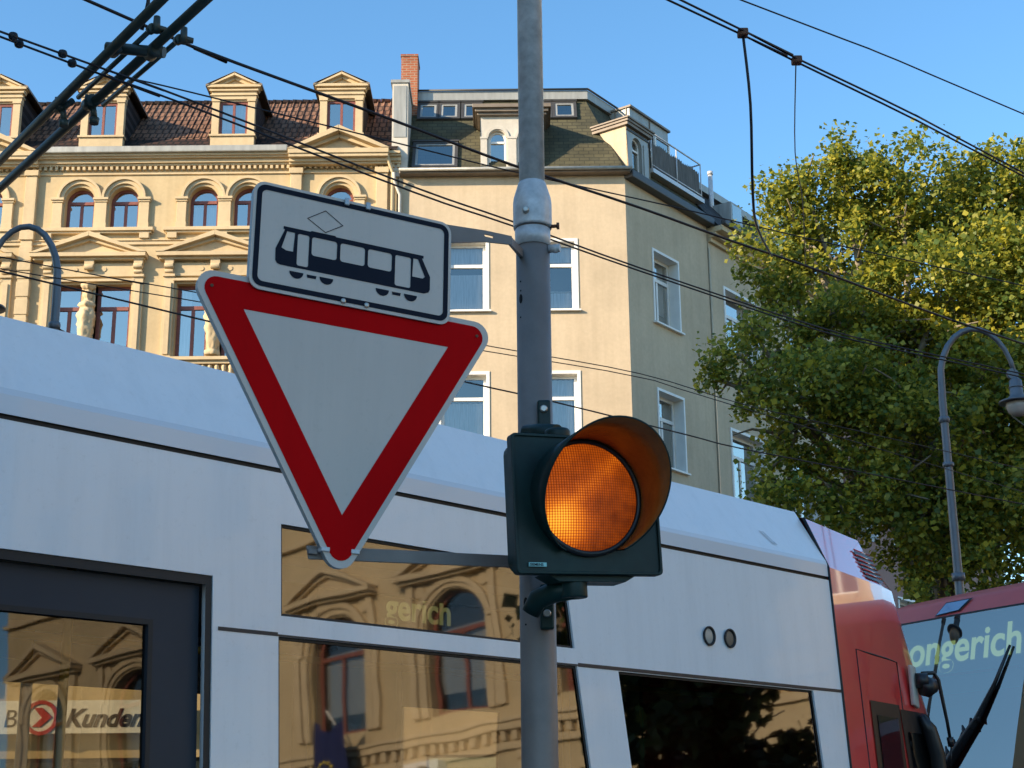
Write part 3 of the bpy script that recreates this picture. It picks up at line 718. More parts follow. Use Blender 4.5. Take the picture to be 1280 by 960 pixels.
for i in range(19):
    yy = .26 + 1.0 * i / 18; xx = 1.985 + .02 * (i % 2); v += [(xx, yy, 21.12), (xx, yy, 22.02 + .03 * math.sin(i))]
mb.add(v, [(2*i, 2*i + 2, 2*i + 3, 2*i + 1) for i in range(18)])
mb.build('reed_screen', M['bamboo'], bl, recalc=False)
# party wall pier and chimney
mb = MB(); mb.box(-3.55, -3.07, -.04, 3.2, 20.12, 23.2); mb.box(-3.6, -3.03, -.08, 3.25, 23.202, 23.3, 1); mb.box(-3.5, -3.12, -.06, -.041, 21.4, 23.1, 1)
mb.build('party_wall', [M['palewall'], M['zinc']], CB)
mb = MB(); mb.box(-3.42, -2.9, 1.6, 2.5, 22.6, 24.98); mb.box(-3.44, -2.88, 1.58, 2.52, 24.982, 25.05); mb.build('chimney', M['brick'], CB)
mb = MB(); mb.tube([(-3.46, -.3, 20.15), (-3.44, -.2, 19.9), (-3.28, -.1, 19.5), (-3.28, -.1, 3)], .05, 8)
mb.build('downpipe', M['palewall'], CB)

# ------------------------------------------------------------------ side-street houses beyond
def side_house(name, x0, x1, wx, zs, wmat, rmat, label, zeave, rev=.3, first=0):
    o = empty(name, (CX, 42, 0), label, 'building', (0, 0, SR))
    holes = [rect(a, b, z, z + 2.2) for a, b in wx for z in zs]
    mb = wall(rect(x0, x1, 0, zeave), holes, rev); body(mb, x0, x1, zeave, 9); mb.build('wall', wmat, o)
    for a, b in wx:
        for z in zs:
            mb = MB(); mb.ringprism(rect(a - .08, b + .08, z - .02, z + 2.29), rect(a + .002, b - .002, z + .004, z + 2.198), -.04, rev - .004)
            mb.build('window_trim', M['white'], o, bevel=.004)
    i = 0
    for a, b in wx:
        for z in zs: window(o, a, b, z, z + 2.2, rev, M['white'], transom=z + 1.5, mull=[(a + b) / 2], th=.1, curtain=(2, 0, 3)[i % 3]); i += 1
    mb = MB()
    for za, zb, p in ((zeave - .5, zeave - .36, .12), (zeave - .358, zeave - .2, .3), (zeave - .198, zeave - .02, .55)): mb.box(x0, x1, -p, .01, za, zb)
    mb.build('eaves_cornice', M['trim'], o, bevel=.01)
    mb = MB(); mb.box(x0, x1, -.68, -.5, zeave - .018, zeave + .14); mb.build('gutter', M['darkframe'], o, bevel=.03)
    mb = MB()
    mb.add([(x0, -.4, zeave + .01), (x1, -.4, zeave + .01), (x1, 1.6, zeave + 2.45), (x0, 1.6, zeave + 2.45), (x0, 9, zeave + 2.5), (x1, 9, zeave + 2.5)], [(0, 1, 2, 3), (3, 2, 5, 4)])
    mb.add([(x0, -.4, zeave + .01), (x0, 1.6, zeave + 2.45), (x0, 9, zeave + 2.5), (x0, 9, zeave)], [(0, 1, 2, 3)])
    mb.build('mansard_roof', rmat, o, recalc=False)
    mb = MB(); mb.box(x0, x1, 1.4, 1.7, zeave + 2.46, zeave + 2.72); mb.build('roof_edge', M['zinc'], o)
    for xx in np.arange(x0 + 2.2, x1 - 1, 3.1):
        sk = MB(); sk.box(xx, xx + .8, .25, .95, zeave + 1.0, zeave + 1.72); s_ = sk.build('skylight', M['zinc'], o)
        g = MB(); g.sheet(rect(xx + .08, xx + .72, zeave + 1.08, zeave + 1.64), [], lambda a, b: (a, .243, b)); g.build('pane', M['pane'], s_, recalc=False)
    return o
o = side_house('grey_side_house', 4.96, 14.2, [(5.9, 8.05), (10.2, 12.3)], (15.95, 11.2, 6.9), M['cream'], M['slate'], 'beige rendered side street house half hidden behind the tree crown', 20.0)
mb = MB(); mb.tube([(4.95, -.03, .2), (4.95, -.03, 19.3)], .03, 8); mb.build('downpipe', M['grey_render'], o)
mb = MB(); mb.tube([(7.2, 1.0, 21.0), (7.2, 1.0, 22.9)], .08, 10); mb.lathe([(.1, 0), (.1, .12)], (7.2, 1.0, 22.9), 10); mb.build('vent_pipe', M['galv'], o)
side_house('pink_side_house', 14.4, 30, [(15.2, 16.8), (18.4, 20), (21.6, 23.2), (25, 26.6)], (15.4, 11.3, 7.2, 3.2), M['pink'], M['slate'], 'pink rendered house glimpsed through gaps low in the tree', 19.0)

# ------------------------------------------------------------------ buildings opposite and behind (seen in the reflections, casting the shade)
def opposite(name, p0, az, length, h, label, wmat, n, style, x0=0.):
    a = R(az); o = empty(name, (p0[0], p0[1], 0), label, 'building', (0, 0, math.pi / 2 - a))
    pitch = length / n; cs = [pitch * (i + .5) for i in range(n)]; holes = []
    rows = [6.9, 13.6] if style == 1 else [z for z in np.arange(4.6, h - 3, 3.9)]
    for c in cs:
        for i, z in enumerate(rows):
            if style == 1 and i == 0: holes.append(arch(c - .95, c + .95, z, z + 2.4))
            elif style == 1: holes.append(rect(c - .9, c + .9, z, z + 2.8))
            else: holes.append(rect(c - .6, c + .6, z, z + 2.1))
        holes.append(rect(c - pitch * .32, c + pitch * .32, .4, 4.2 if style == 1 else 3.0))
    mb = wall(rect(0, length, 0, h), holes, .3); body(mb, 0, length, h, 10); mb.build('wall', wmat, o)
    for c in cs:
        for i, z in enumerate(rows):
            if style == 1 and i == 0: window(o, c - .95, c + .95, z, z + 2.4, .3, M['redwood'], arched=True, transom=z + 2.25, mull=[c], th=.11, curtain=2, pane='pane2')
            elif style == 1: window(o, c - .9, c + .9, z, z + 2.8, .3, M['redwood'], transom=z + 1.9, mull=[c], th=.1, pane='pane2')
            else: window(o, c - .6, c + .6, z, z + 2.1, .3, M['white'], mull=[c], th=.09, pane='pane2')
        window(o, c - pitch * .32, c + pitch * .32, .4, 4.2 if style == 1 else 3.0, .3, M['darkframe'], mull=[c], name='shop_window', pane='pane2')
    mb = MB()
    zb = 5.9 if style == 1 else 3.4
    for za, zb_, p in ((zb - .2, zb, .12), (zb + .3, zb + .48, .25), (zb + .5, zb + .6, .32), (12.6, 12.75, .2), (h - .7, h - .5, .15), (h - .498, h - .2, .35), (h - .198, h + .05, .6)): mb.box(0, length, -p, .012, za, zb_)
    x = 0
    while x < length - .2: mb.box(x, x + .16, -.2, .012, zb + .03, zb + .27); x += .34
    mb.build('cornice', M['trim'], o, bevel=.01)
    if style == 1:
        for c in cs:
            mb = MB(); pediment(mb, c, 1.75, 10.85, .85, .45, .16); nn = 18
            for ra, rb, p in ((1.0, 1.14, .08), (1.142, 1.3, .16)):
                mb.ringprism([(c + rb * math.cos(math.pi * i / nn), 9.3 + rb * math.sin(math.pi * i / nn)) for i in range(nn + 1)], [(c + ra * math.cos(math.pi * i / nn), 9.3 + ra * math.sin(math.pi * i / nn)) for i in range(nn + 1)], -p, .012, 0, False)
            for e in (-1.55, 1.3): mb.box(c + e, c + e + .25, -.14, .012, 6.9, 10.6)
            for e in (-1.25, 1.0): mb.box(c + e, c + e + .25, -.1, .012, 6.9, 9.28)
            for e in (-1.2, 1.2): mb.lathe([(.16, -.01), (.16, .06)], (c + e * .92, -.06, 10.35), 14, axis='y')
            mb.build('window_pediment', M['trim'], o)
        mb = MB()
        for i in range(n + 1):
            xx = pitch * i
            if 0 < i < n:
                for zq in np.arange(.5, 5.6, .62): mb.box(xx - .45, xx + .45, -.06, .012, zq, zq + .56)
        mb.build('rusticated_pier', M['trim'], o, bevel=.02)
    mb = MB(); mb.add([(0, -.4, h + .06), (length, -.4, h + .06), (length, 4, h + 3.2), (0, 4, h + 3.2), (0, 10, h), (length, 10, h)], [(0, 1, 2, 3), (3, 2, 5, 4), (0, 3, 4), (1, 5, 2)])
    mb.build('roof', M['tile'], o, recalc=False)
    return o
OA = 140
OB = opposite('yellow_opposite_building', (27.1, 16.6), OA, 30, 21, 'sunlit yellow building with pediments mirrored in the tram side windows', M['yellow'], 7, 1)
opposite('ochre_corner_building', (26, 31.5), 145, 23, 13.5, 'ochre building down the street mirrored in the red tram cab', M['yellow'], 6, 2)
CAST = opposite('tall_shading_building', (-17, -34), 0, 52, 20.5, 'tall plain unseen building behind the camera, added to shade the street', M['grey_render'], 12, 2)  # added out of view, its height set to keep the foreground in shade
# its front looks to +x
# flag and air conditioner on the opposite facade
fo = empty('hanging_flag', (0, 0, 0), 'dark blue flag with gold stars on the opposite facade, mirrored in the tram', 'flag')
fo.matrix_world = Matrix.Translation((27.1, 16.6, 0)) @ Matrix.Rotation(math.pi / 2 - R(OA), 4, 'Z')
fx = 14.5
mb = MB(); v = []
for j in range(9):
    for i in range(13): v.append((fx - .55 + 1.1 * i / 12, -1.0 + .1 * math.sin(i * 1.3 + j * .35), 7.25 - 2.6 * j / 8 - .35 * math.sin(math.pi * i / 12) * (1 - j / 8)))
mb.add(v, [(j*13 + i, j*13 + i + 1, (j + 1)*13 + i + 1, (j + 1)*13 + i) for j in range(8) for i in range(12)], 0, True)
mb.build('cloth', M['flagblue'], fo, recalc=False)
mb = MB()
for i in range(12):
    a = 2 * math.pi * i / 12; cx, cz = fx + .3 * math.cos(a), 5.75 + .3 * math.sin(a)
    st = [(cx + (.07 if q % 2 == 0 else .028) * math.sin(q * math.pi / 5), cz + (.07 if q % 2 == 0 else .028) * math.cos(q * math.pi / 5)) for q in range(10)]
    mb.prism(st, -1.16, -1.15)
mb.build('star_ring', M['flaggold'], fo)
mb = MB(); mb.tube([(fx, -.0, 6.4), (fx, -1.1, 7.45)], .03, 8); mb.build('flag_pole', M['white'], fo)
ao = empty('air_conditioner', (0, 0, 0), 'white air conditioner unit on the opposite facade, mirrored in the tram', 'air conditioner')
ao.matrix_world = fo.matrix_world.copy()
mb = MB(); mb.box(11.3, 12.4, -.5, -.01, 5.0, 5.75); b_ = mb.build('casing', M['white'], ao, bevel=.02)
mb = MB(); mb.lathe([(.27, 0), (.27, .02)], (11.75, -.525, 5.38), 24, axis='y'); mb.build('fan_grille', M['darkframe'], ao)

# ------------------------------------------------------------------ shop sign seen through the tram door
so = empty('shop_sign', (0, 41.5, 0), 'white shop fascia sign reading Kunden seen through the tram door', 'sign')
SX, SZ = -13.6, 4.04
mb = MB(); mb.box(SX - 2.2, SX + 4.6, 0, .2, SZ - .12, SZ + .75); mb.build('panel', M['shopwhite'], so, bevel=.01)
text('letter', 'B', .66, M['signblack'], so, (SX - .10, -.012, SZ + .06), (R(90), 0, 0), .15, .0)
n = 28; mb = MB(); cxr, czr = SX + .92, SZ + .3
mb.ringprism([(cxr + .46 * math.cos(2*math.pi*i/n), czr + .46 * math.sin(2*math.pi*i/n)) for i in range(n)], [(cxr + .36 * math.cos(2*math.pi*i/n), czr + .36 * math.sin(2*math.pi*i/n)) for i in range(n)], -.03, .01)
mb.prism([(cxr - .2, czr + .26), (cxr + .02, czr + .26), (cxr + .3, czr + .02), (cxr, czr - .24), (cxr - .22, czr - .24), (cxr + .03, czr)], -.028, .01)
mb.build('round_emblem', M['shopred'], so)
text('lettering', 'Kunden', .66, M['signblack'], so, (SX + 1.55, -.012, SZ + .06), (R(90), 0, 0), .35, .022)

# ------------------------------------------------------------------ near tram
TM = empty('white_tram', (0, 7, 0), 'white tram with a glossy red cab passing close behind the signal', 'tram', (0, 0, TR))
K3 = math.tan(R(3))
def yw(z): return (z - 2.0) * K3
W_ = lambda x, z: (x, yw(z), z)
def Wd(d): return lambda x, z: (x, yw(z) + d, z)
XB, XC = -9.0, 2.84
upw = [[(-1.335, 2.385), (.445, 2.385), (.405, 2.757), (-1.335, 2.757)], [(-7.6, 2.385), (-3.6, 2.385), (-3.6, 2.757), (-7.6, 2.757)]]
lww = [[(-1.348, .95), (.62, .95), (.455, 2.303), (-1.348, 2.303)], [(.92, .95), (2.62, .95), (2.53, 2.297), (.765, 2.297)], [(-7.6, .95), (-3.6, .95), (-3.6, 2.303), (-7.6, 2.303)]]
door = rect(-3.05, -1.665, .42, 2.51)
mb = MB(); mb.sheet(rect(XB, XC, .3, 2.968), upw + lww + [door], W_)
for h in upw + lww: mb.reveal(h, W_, Wd(.03))
mb.reveal(door, W_, Wd(.07))
# far side, rear end, floor skirt
YB = 2.5
far = [rect(-7.6, -3.6, 1.1, 2.3), rect(-2.95, -1.75, .6, 2.36), rect(-1.3, .5, 1.1, 2.3), rect(.8, 2.5, 1.1, 2.3)]
mb.sheet(rect(XB, XC, .3, 2.968), far, lambda x, z: (x, YB - yw(z), z))
mb.add([(XB, yw(.3), .3), (XB, YB - yw(.3), .3), (XB, YB - yw(2.97), 2.968), (XB, yw(2.968), 2.968)], [(0, 1, 2, 3)])
mb.build('side_panel', M['tramwhite'], TM, recalc=False)
# seam, grey band, fairing, roof
y1 = yw(2.985)
mb = MB()
def strip(mb, za, zb, ya, yb, x0=XB, x1=XC, mi=0, mirror=True):
    mb.add([(x0, ya, za), (x1, ya, za), (x1, yb, zb), (x0, yb, zb)], [(0, 1, 2, 3)], mi)
    if mirror: mb.add([(x0, YB - ya, za), (x1, YB - ya, za), (x1, YB - yb, zb), (x0, YB - yb, zb)], [(0, 1, 2, 3)], mi)
strip(mb, 2.968, 2.968, y1 - .002, y1 + .012); strip(mb, 2.968, 2.987, y1 + .012, y1 + .012); strip(mb, 2.987, 2.987, y1 + .012, y1)
mb.build('roof_seam', M['rubber'], TM, recalc=False)
mb = MB(); strip(mb, 2.988, 3.06, y1, y1 + .003); strip(mb, 3.06, 3.085, y1 + .003, y1 + .012); mb.build('cant_rail', M['tramgrey'], TM, recalc=False)
mb = MB()
n = 6
prev = (y1 + .012, 3.085)
for i in range(1, n + 1):
    t = i / n; yy = y1 + .012 + .20 * t; zz = 3.085 + .33 * t
    strip(mb, prev[1], zz, prev[0], yy); prev = (yy, zz)
strip(mb, prev[1], 3.455, prev[0], .75); strip(mb, 3.455, 3.465, .75, 1.25)
mb.build('roof_fairing', M['tramwhite'], TM, recalc=False)
mb = MB()
fx = lambda u_, t: (u_, y1 + .012 + .20 * t - .003, 3.085 + .33 * t)
mb.add([fx(2.235, .36), fx(2.285, .36), fx(2.36, .13), fx(2.31, .13)], [(0, 1, 2, 3)]); mb.build('fairing_latch', M['galv'], TM, recalc=False)
# belt seam line and pillars rubber
mb = MB()
def beltstrip(x0, x1, z0, z1, m, name):
    b_ = MB(); b_.add([(x0, yw(z0) - .002, z0), (x1, yw(z0) - .002, z0), (x1, yw(z1) - .002, z1), (x0, yw(z1) - .002, z1)], [(0, 1, 2, 3)]); return b_.build(name, m, TM, recalc=False)
beltstrip(-1.64, -1.352, 2.303, 2.318, M['brownseam'], 'belt_seam'); beltstrip(.46, XC, 2.3, 2.318, M['brownseam'], 'belt_seam')
beltstrip(-1.352, .46, 2.3035, 2.311, M['brownseam'], 'belt_seam')
for i, (h, gm) in enumerate([(q, 'tramglass') for q in upw + lww]):
    c = (sum(p[0] for p in h) / 4, sum(p[1] for p in h) / 4)
    ins = [(p[0] + math.copysign(.014, c[0] - p[0]), p[1] + math.copysign(.012, c[1] - p[1])) for p in h]
    mb = MB(); mb.sheet(h, [ins], Wd(.012)); o = mb.build('window', M['rubber'], TM, recalc=False)
    g = MB(); g.sheet(h, [], Wd(.018)); g.build('pane', M[gm], o, recalc=False)
# door: black surround, two leaves with glass
mb = MB(); din = rect(-3.0, -1.7, .42, 2.478)
mb.sheet(rect(-3.049, -1.666, .421, 2.509), [rect(-3.02, -1.695, .43, 2.474)], Wd(.006)); mb.build('door_seal', M['rubber'], TM, recalc=False)
for a, b, nm in ((-3.02, -1.697, 0),):
    gl = rect(a + .16, b - .225, .75, 2.305)
    mb = MB(); mb.sheet(rect(a, b, .43, 2.472), [gl], Wd(.045)); mb.reveal(gl, Wd(.045), Wd(.075))
    d = mb.build('door', M['doorgrey'], TM, recalc=False)
    mb = MB(); mb.sheet(rect(a + .14, b - .205, .73, 2.325), [gl], Wd(.041)); mb.build('glass_seal', M['rubber'], d, recalc=False)
    g = MB(); g.sheet(gl, [], Wd(.06)); g.build('pane', M['doorglass'], d, recalc=False)
# side lamps
for lx, lz in ((1.545, 2.531), (1.735, 2.533)):
    mb = MB(); yy = yw(lz)
    mb.lathe([(.045, .0), (.052, -.008), (.052, -.014), (.043, -.014), (.04, -.004)], (lx, yy, lz), 24, 0, axis='y', caps=False)
    o = mb.build('indicator_lamp', M['rubber'], TM)
    g = MB(); g.lathe([(.0, -.012), (.02, -.010), (.041, -.004)], (lx, yy, lz), 24, axis='y', caps=False); g.build('lens', M['lampglass'] if lx < 1.6 else M['brownzinc'], o)
# interior
mb = MB(); mb.box(XB + .1, XC, .1, YB - .1, .55, .6); mb.box(XB + .1, XC, .16, YB - .16, 2.62, 2.66)
for a, b in ((.16, .5), (YB - .5, YB - .16)): mb.box(XB + .1, XC, a, b, 2.55, 2.618)
for q in (-3.3, .68, 2.82): mb.box(q - .02, q + .02, 1.5, YB - .1, .6, 2.6)
mb.build('interior_lining', M['tramin'], TM)
mb = MB(); mb.box(-2.95, -1.3, YB - .55, YB - .505, 2.36, 2.5); mb.build('interior_header', M['shopyellow'], TM)
for q, yy in ((-2.02, .45), (-2.02, 1.9), (-.6, .7), (.53, .16), (1.1, .8), (-3.2, .7)):
    mb = MB(); mb.tube([(q, yy, .6), (q, yy, 2.6)], .019, 10); mb.build('grab_pole', M['yellowpole'], TM)
mb = MB(); mb.tube([(XB + .3, .62, 2.3), (2.7, .62, 2.3)], .016, 8); mb.build('grab_rail', M['yellowpole'], TM)
for q in (-1.0, -.2, 1.0, 1.7):
    for yy in (.3, 1.75):
        mb = MB(); mb.box(q, q + .45, yy, yy + .5, .95, 1.05); mb.box(q - .06, q + .02, yy, yy + .5, 1.05, 1.72); mb.build('seat', M['seat'], TM, bevel=.03)
for h in far:
    g = MB(); g.sheet(h, [], lambda x, z: (x, YB - yw(z) - .02, z)); g.build('far_pane', M['doorglass'], TM, recalc=False)
# destination display behind the upper window
mb = MB(); mb.box(-1.0, .32, .20, .26, 2.40, 2.74); dsp = mb.build('destination_display', M['black'], TM)
text('led_text', 'gerich', .165, M['amberled'], dsp, (-.62, .192, 2.455), (R(90), 0, 0), 0, .003)
# red cab
t1 = R(-11)
def cabplan(z, inset=0):
    """plan outline of the cab at height z (near side), local x,y"""
    b0 = yw(z) + inset
    p = [(XC + .004, b0), (XC + .5, b0 + .095), (XC + .98, b0 + .19), (XC + 1.15, b0 + .245)]
    return p
mb = MB()
secs = []
zz_list = [.35, 1.2, 1.8, 2.3, 2.7, 2.95, 3.05]
def noseshift(z):  # the front leans back with height
    return .25 if z < 1.6 else .25 - (z - 1.6) * .53
def outline(z, inset=0, extra=0, dense=True):
    b0 = yw(z) + inset; s_ = noseshift(z) + extra
    xs = [(XC + .004, b0), (XC + .5, b0 + .097), (XC + .96, b0 + .187), (XC + 1.9 + s_, b0 + .37 + .13 * s_), (XC + 2.2 + s_, b0 + .72), (XC + 2.36 + s_, 1.25)]
    if dense:
        for _ in range(3):
            q = xs[:3]
            for (xa, ya), (xb, yb) in zip(xs[2:], xs[3:]): q += [(xa * .75 + xb * .25, ya * .75 + yb * .25), (xa * .25 + xb * .75, ya * .25 + yb * .75)]
            xs = q + [xs[-1]]
    return xs + [(x, 2.5 - y) for x, y in xs[::-1][1:]]
levels = [(z, outline(z)) for z in zz_list]
levels += [(3.21, outline(3.05, .075, -.18)), (3.37, outline(3.05, .15, -.36)), (3.43, outline(3.05, .55, -.9))]
n = len(levels[0][1]); v = []
for i, (z, pl) in enumerate(levels): v += [(x, y, z) for x, y in pl]
fs = []
for i in range(len(levels) - 1):
    for j in range(n - 1):
        fs.append((i*n + j, i*n + j + 1, (i + 1)*n + j + 1, (i + 1)*n + j))
mb.add(v, fs, 0, True); mb.add(v[-n:], [tuple(range(n))])
cab = mb.build('cab', M['tramred'], TM, recalc=False); cab.data.set_sharp_from_angle(angle=R(11))
def cabpt(s_, z, d=0):  # s_ measured along the near side from the white body
    pl = outline(z); acc = 0
    for (xa, ya), (xb, yb) in zip(pl, pl[1:]):
        L = math.hypot(xb - xa, yb - ya)
        if s_ <= acc + L or (xb, yb) == pl[-1]:
            t = (s_ - acc) / L; nx, ny = (yb - ya) / L, -(xb - xa) / L
            return (xa + (xb - xa) * t + nx * d, ya + (yb - ya) * t + ny * d, z)
        acc += L
def cabpatch(name, s0, s1, z0, z1, m, d, parent, lean=0, nS=6, nZ=4):
    mb = MB(); v = []
    for j in range(nZ + 1):
        for i in range(nS + 1):
            z = z0 + (z1 - z0) * j / nZ; s_ = s0 + (s1 - s0) * i / nS + lean * (z - z0); v.append(cabpt(s_, z, d))
    mb.add(v, [(j*(nS + 1) + i, j*(nS + 1) + i + 1, (j + 1)*(nS + 1) + i + 1, (j + 1)*(nS + 1) + i) for j in range(nZ) for i in range(nS)], 0, True)
    return mb.build(name, m, parent, recalc=False)
sw = cabpatch('cab_window', .47, 1.02, 1.1, 2.285, M['black'], .006, TM)
cabpatch('pane', .56, .95, 1.15, 2.2, M['farglass'], .012, sw)
fwn = cabpatch('front_side_window', 1.17, 1.85, 1.1, 2.26, M['black'], .006, TM, -.12, 10)
cabpatch('pane', 1.24, 1.8, 1.15, 2.12, M['farglass'], .012, fwn, -.12, 10)
ws = cabpatch('windscreen', 1.98, 3.2, 1.15, 2.9, M['black'], .006, TM, -.12, 14, 8)
def groove(pts, r=.006):
    mb = MB(); mb.tube([cabpt(s_, z, .0) for s_, z in pts], r, 5); return mb
gmb = groove([(.31, .5), (.33, 1.5), (.33, 2.585), (.6, 2.578), (.9, 2.573), (1.1, 2.565), (1.1, 2.2), (1.09, 1.6), (1.06, .5)], .006); gmb.build('cab_door_seam', M['rubber'], TM)
mb = MB(); mb.tube([cabpt(0.0, z, .001) for z in (.4, 1, 2, 2.6, 3.05)], .009, 6)
e = levels
mb.tube([levels[-4][1][0] + (3.05,), levels[-3][1][0] + (3.21,), levels[-2][1][0] + (3.37,)], .009, 6); mb.build('cab_joint', M['rubber'], TM)
# louvres on the sloping cab roof
mb = MB(); mr_ = MB()
A_, B_ = Vector(outline(3.05)[1] + (3.05,)), Vector(outline(3.05)[2] + (3.05,))
A2, B2 = Vector(levels[-2][1][1] + (3.37,)), Vector(levels[-2][1][2] + (3.37,))
Am, Bm = Vector(levels[-3][1][1] + (3.21,)), Vector(levels[-3][1][2] + (3.21,))
nrm = (Bm - Am).cross(Am - A_).normalized()
if nrm.y > 0: nrm = -nrm
def rp(s_, t):
    if t < .55: q = A_.lerp(Am, t / .55).lerp(B_.lerp(Bm, t / .55), s_)
    else: q = Am.lerp(A2, (t - .55) / .45).lerp(Bm.lerp(B2, (t - .55) / .45), s_)
    return q + nrm * .008
for i in range(6):
    t = .07 + i * .108
    mb.add([rp(.46, t), rp(1.12, t), rp(1.12, t + .082), rp(.46, t + .082)], [(0, 1, 2, 3)], 0)
    a, b = rp(.46, t + .092) + nrm * .004, rp(1.12, t + .092) + nrm * .004
    mr_.tube([a, b], .005, 5)
lv = mb.build('roof_louvre', M['black'], TM, recalc=False); mr_.build('slat', M['tramred'], lv)
# mirror with its base plate on the cab corner
a = Vector(cabpt(1.33, 2.42, .012))
mb = MB(); tdir = Vector(cabpt(1.45, 2.42)) - Vector(cabpt(1.2, 2.42)); tdir.normalize()
ndir = Vector((tdir.y, -tdir.x, 0))
def mpt(s_, z, d): return a + tdir * s_ + ndir * d + Vector((0, 0, z - 2.42))
mb.add([mpt(-.06, 2.30, 0), mpt(.05, 2.28, 0), mpt(.03, 2.555, 0), mpt(-.07, 2.56, 0), mpt(-.06, 2.30, .03), mpt(.05, 2.28, .03), mpt(.03, 2.555, .03), mpt(-.07, 2.56, .03)],
       [(0, 1, 2, 3), (4, 5, 6, 7), (0, 1, 5, 4), (1, 2, 6, 5), (2, 3, 7, 6), (3, 0, 4, 7)]); mb.build('mirror_base', M['palewall'], TM, bevel=.01)
mb = MB()
mb.tube([mpt(.0, 2.46, .03), mpt(.03, 2.46, .10)], [.05, .05], 12)
mb.tube([mpt(.02, 2.42, .05), mpt(.05, 2.42, .09), mpt(.09, 2.43, .12)], [.055, .07, .05], 12)
mb.tube([mpt(.05, 2.51, .06), mpt(.12, 2.515, .12), mpt(.145, 2.47, .14), mpt(.2, 2.2, .16), mpt(.24, 2.08, .16)], [.013, .014, .013, .011, .011], 8)
mb.tube([mpt(.235, 2.10, .16), mpt(.245, 2.04, .16)], [.024, .02], 8); mb.tube([mpt(.245, 2.04, .16), mpt(.24, 1.92, .15)], .006, 6)
mb.build('mirror_arm', M['black'], TM)
mb = MB(); mb.tube([mpt(.06, 2.24, .03), mpt(.12, 2.15, .06), mpt(.17, 2.0, .08), mpt(.21, 1.8, .08), mpt(.22, 1.6, .08)], [.02, .05, .055, .055, .045], 12); mb.build('mirror', M['black'], TM)

# ------------------------------------------------------------------ far red tram
FR = empty('red_tram', (3.29, 12.615, 0), 'red fronted tram with a lit Longerich destination display behind the white tram', 'tram', (0, 0, R(-63)))
def fy(z): return -.02 - (3.14 - z) * .22 if z < 3.14 else (z - 3.14) * .9 + max(0, z - 3.3) * 2.5
def fbulge(x): return .0 + .05 * ((x - .75) / 1.2) ** 2
def fpt(x, z, d=0): return (x, fy(z) + fbulge(x) - d, z)
def grid(mb, x0, x1, z0, z1, d, nx=10, nz=8, mi=0):
    v = [fpt(x0 + (x1 - x0) * i / nx, z0 + (z1 - z0) * j / nz, d) for j in range(nz + 1) for i in range(nx + 1)]
    mb.add(v, [(j*(nx + 1) + i, j*(nx + 1) + i + 1, (j + 1)*(nx + 1) + i + 1, (j + 1)*(nx + 1) + i) for j in range(nz) for i in range(nx)], mi, True)
FX0, FX1 = -.52, 2.02
mb = MB(); grid(mb, FX0, FX1, 3.145, 3.37, 0); grid(mb, FX0, FX1, .35, 1.2, 0)
mb.add([fpt(FX0, .35), fpt(FX0, 1.2), fpt(FX0, 3.145), fpt(FX0, 3.37), (FX0, 9, 3.37), (FX0, 9, .35)], [(0, 1, 2, 3, 4, 5)])
mb.add([fpt(FX1, .35), fpt(FX1, 1.2), fpt(FX1, 3.145), fpt(FX1, 3.37), (FX1, 9, 3.37), (FX1, 9, .35)], [(0, 1, 2, 3, 4, 5)])
mb.add([fpt(FX0, 3.37), fpt(FX1, 3.37), (FX1, 9, 3.42), (FX0, 9, 3.42)], [(0, 1, 2, 3)])
mb.build('body_shell', M['tramred2'], FR, recalc=False)
mb = MB(); grid(mb, FX0, FX1, 3.128, 3.145, .004); mb.build('windscreen_seal', M['rubber'], FR, recalc=False)
mb = MB(); grid(mb, FX0 + .02, FX1 - .02, 1.2, 3.128, 0, 14, 10); ws = mb.build('windscreen', M['farglass'], FR, recalc=False)
mb = MB(); grid(mb, FX0 + .05, FX1 - .05, 2.68, 3.12, -.06); mb.build('display_panel', mat('display_panel', (.20, .23, .25), .5), FR, recalc=False)
mb = MB(); grid(mb, FX0 + .05, FX1 - .05, 2.52, 2.665, -.10); mb.build('sun_blind', mat('sun_blind', (.16, .17, .18), .7), FR, recalc=False)
mb = MB(); mb.box(FX0 + .05, FX1 - .05, 1.6, 1.7, .5, 3.0); mb.box(FX0 + .05, FX1 - .05, .1, 1.6, 1.15, 1.2); mb.build('cab_interior', mat('cab_backwall', (.30, .34, .37), .8), FR)
tx = text('led_text', 'Longerich', .362, M['led'], FR, (-.31, .0, 2.80), (R(90 - 12.5), 0, 0), 0, .006)
tx.location = (-.235, fy(2.80) + .052, 2.775)
mb = MB(); v = [fpt(.25, 3.155, .012), fpt(.54, 3.17, .012), fpt(.60, 3.27, .012), fpt(.29, 3.27, .012)]
mb.add(v, [(0, 1, 2, 3)]); hl = mb.build('top_headlamp', M['rubber'], FR, recalc=False)
mb = MB(); v = [fpt(.27, 3.165, .018), fpt(.52, 3.178, .018), fpt(.572, 3.26, .018), fpt(.305, 3.26, .018)]; mb.add(v, [(0, 1, 2, 3)]); mb.build('lens', mat('blue_lamp_glass', (.2, .3, .45), .08, coat=1), hl, recalc=False)
mb = MB(); mb.tube([fpt(.36, 1.75, .03), fpt(.62, 2.0, .03), fpt(.88, 2.3, .025), fpt(1.03, 2.55, .022), fpt(1.16, 2.83, .02)], [.055, .042, .028, .016, .01], 10)
for i in range(9):
    x0 = .45 + i * .055; mb.tube([fpt(x0, 1.86 + i * .052, .03), fpt(x0 - .05 + .03 * (i % 3), 1.96 + i * .05, .03)], [.03, .008], 6)
mb.build('wiper_arm', M['black'], FR)

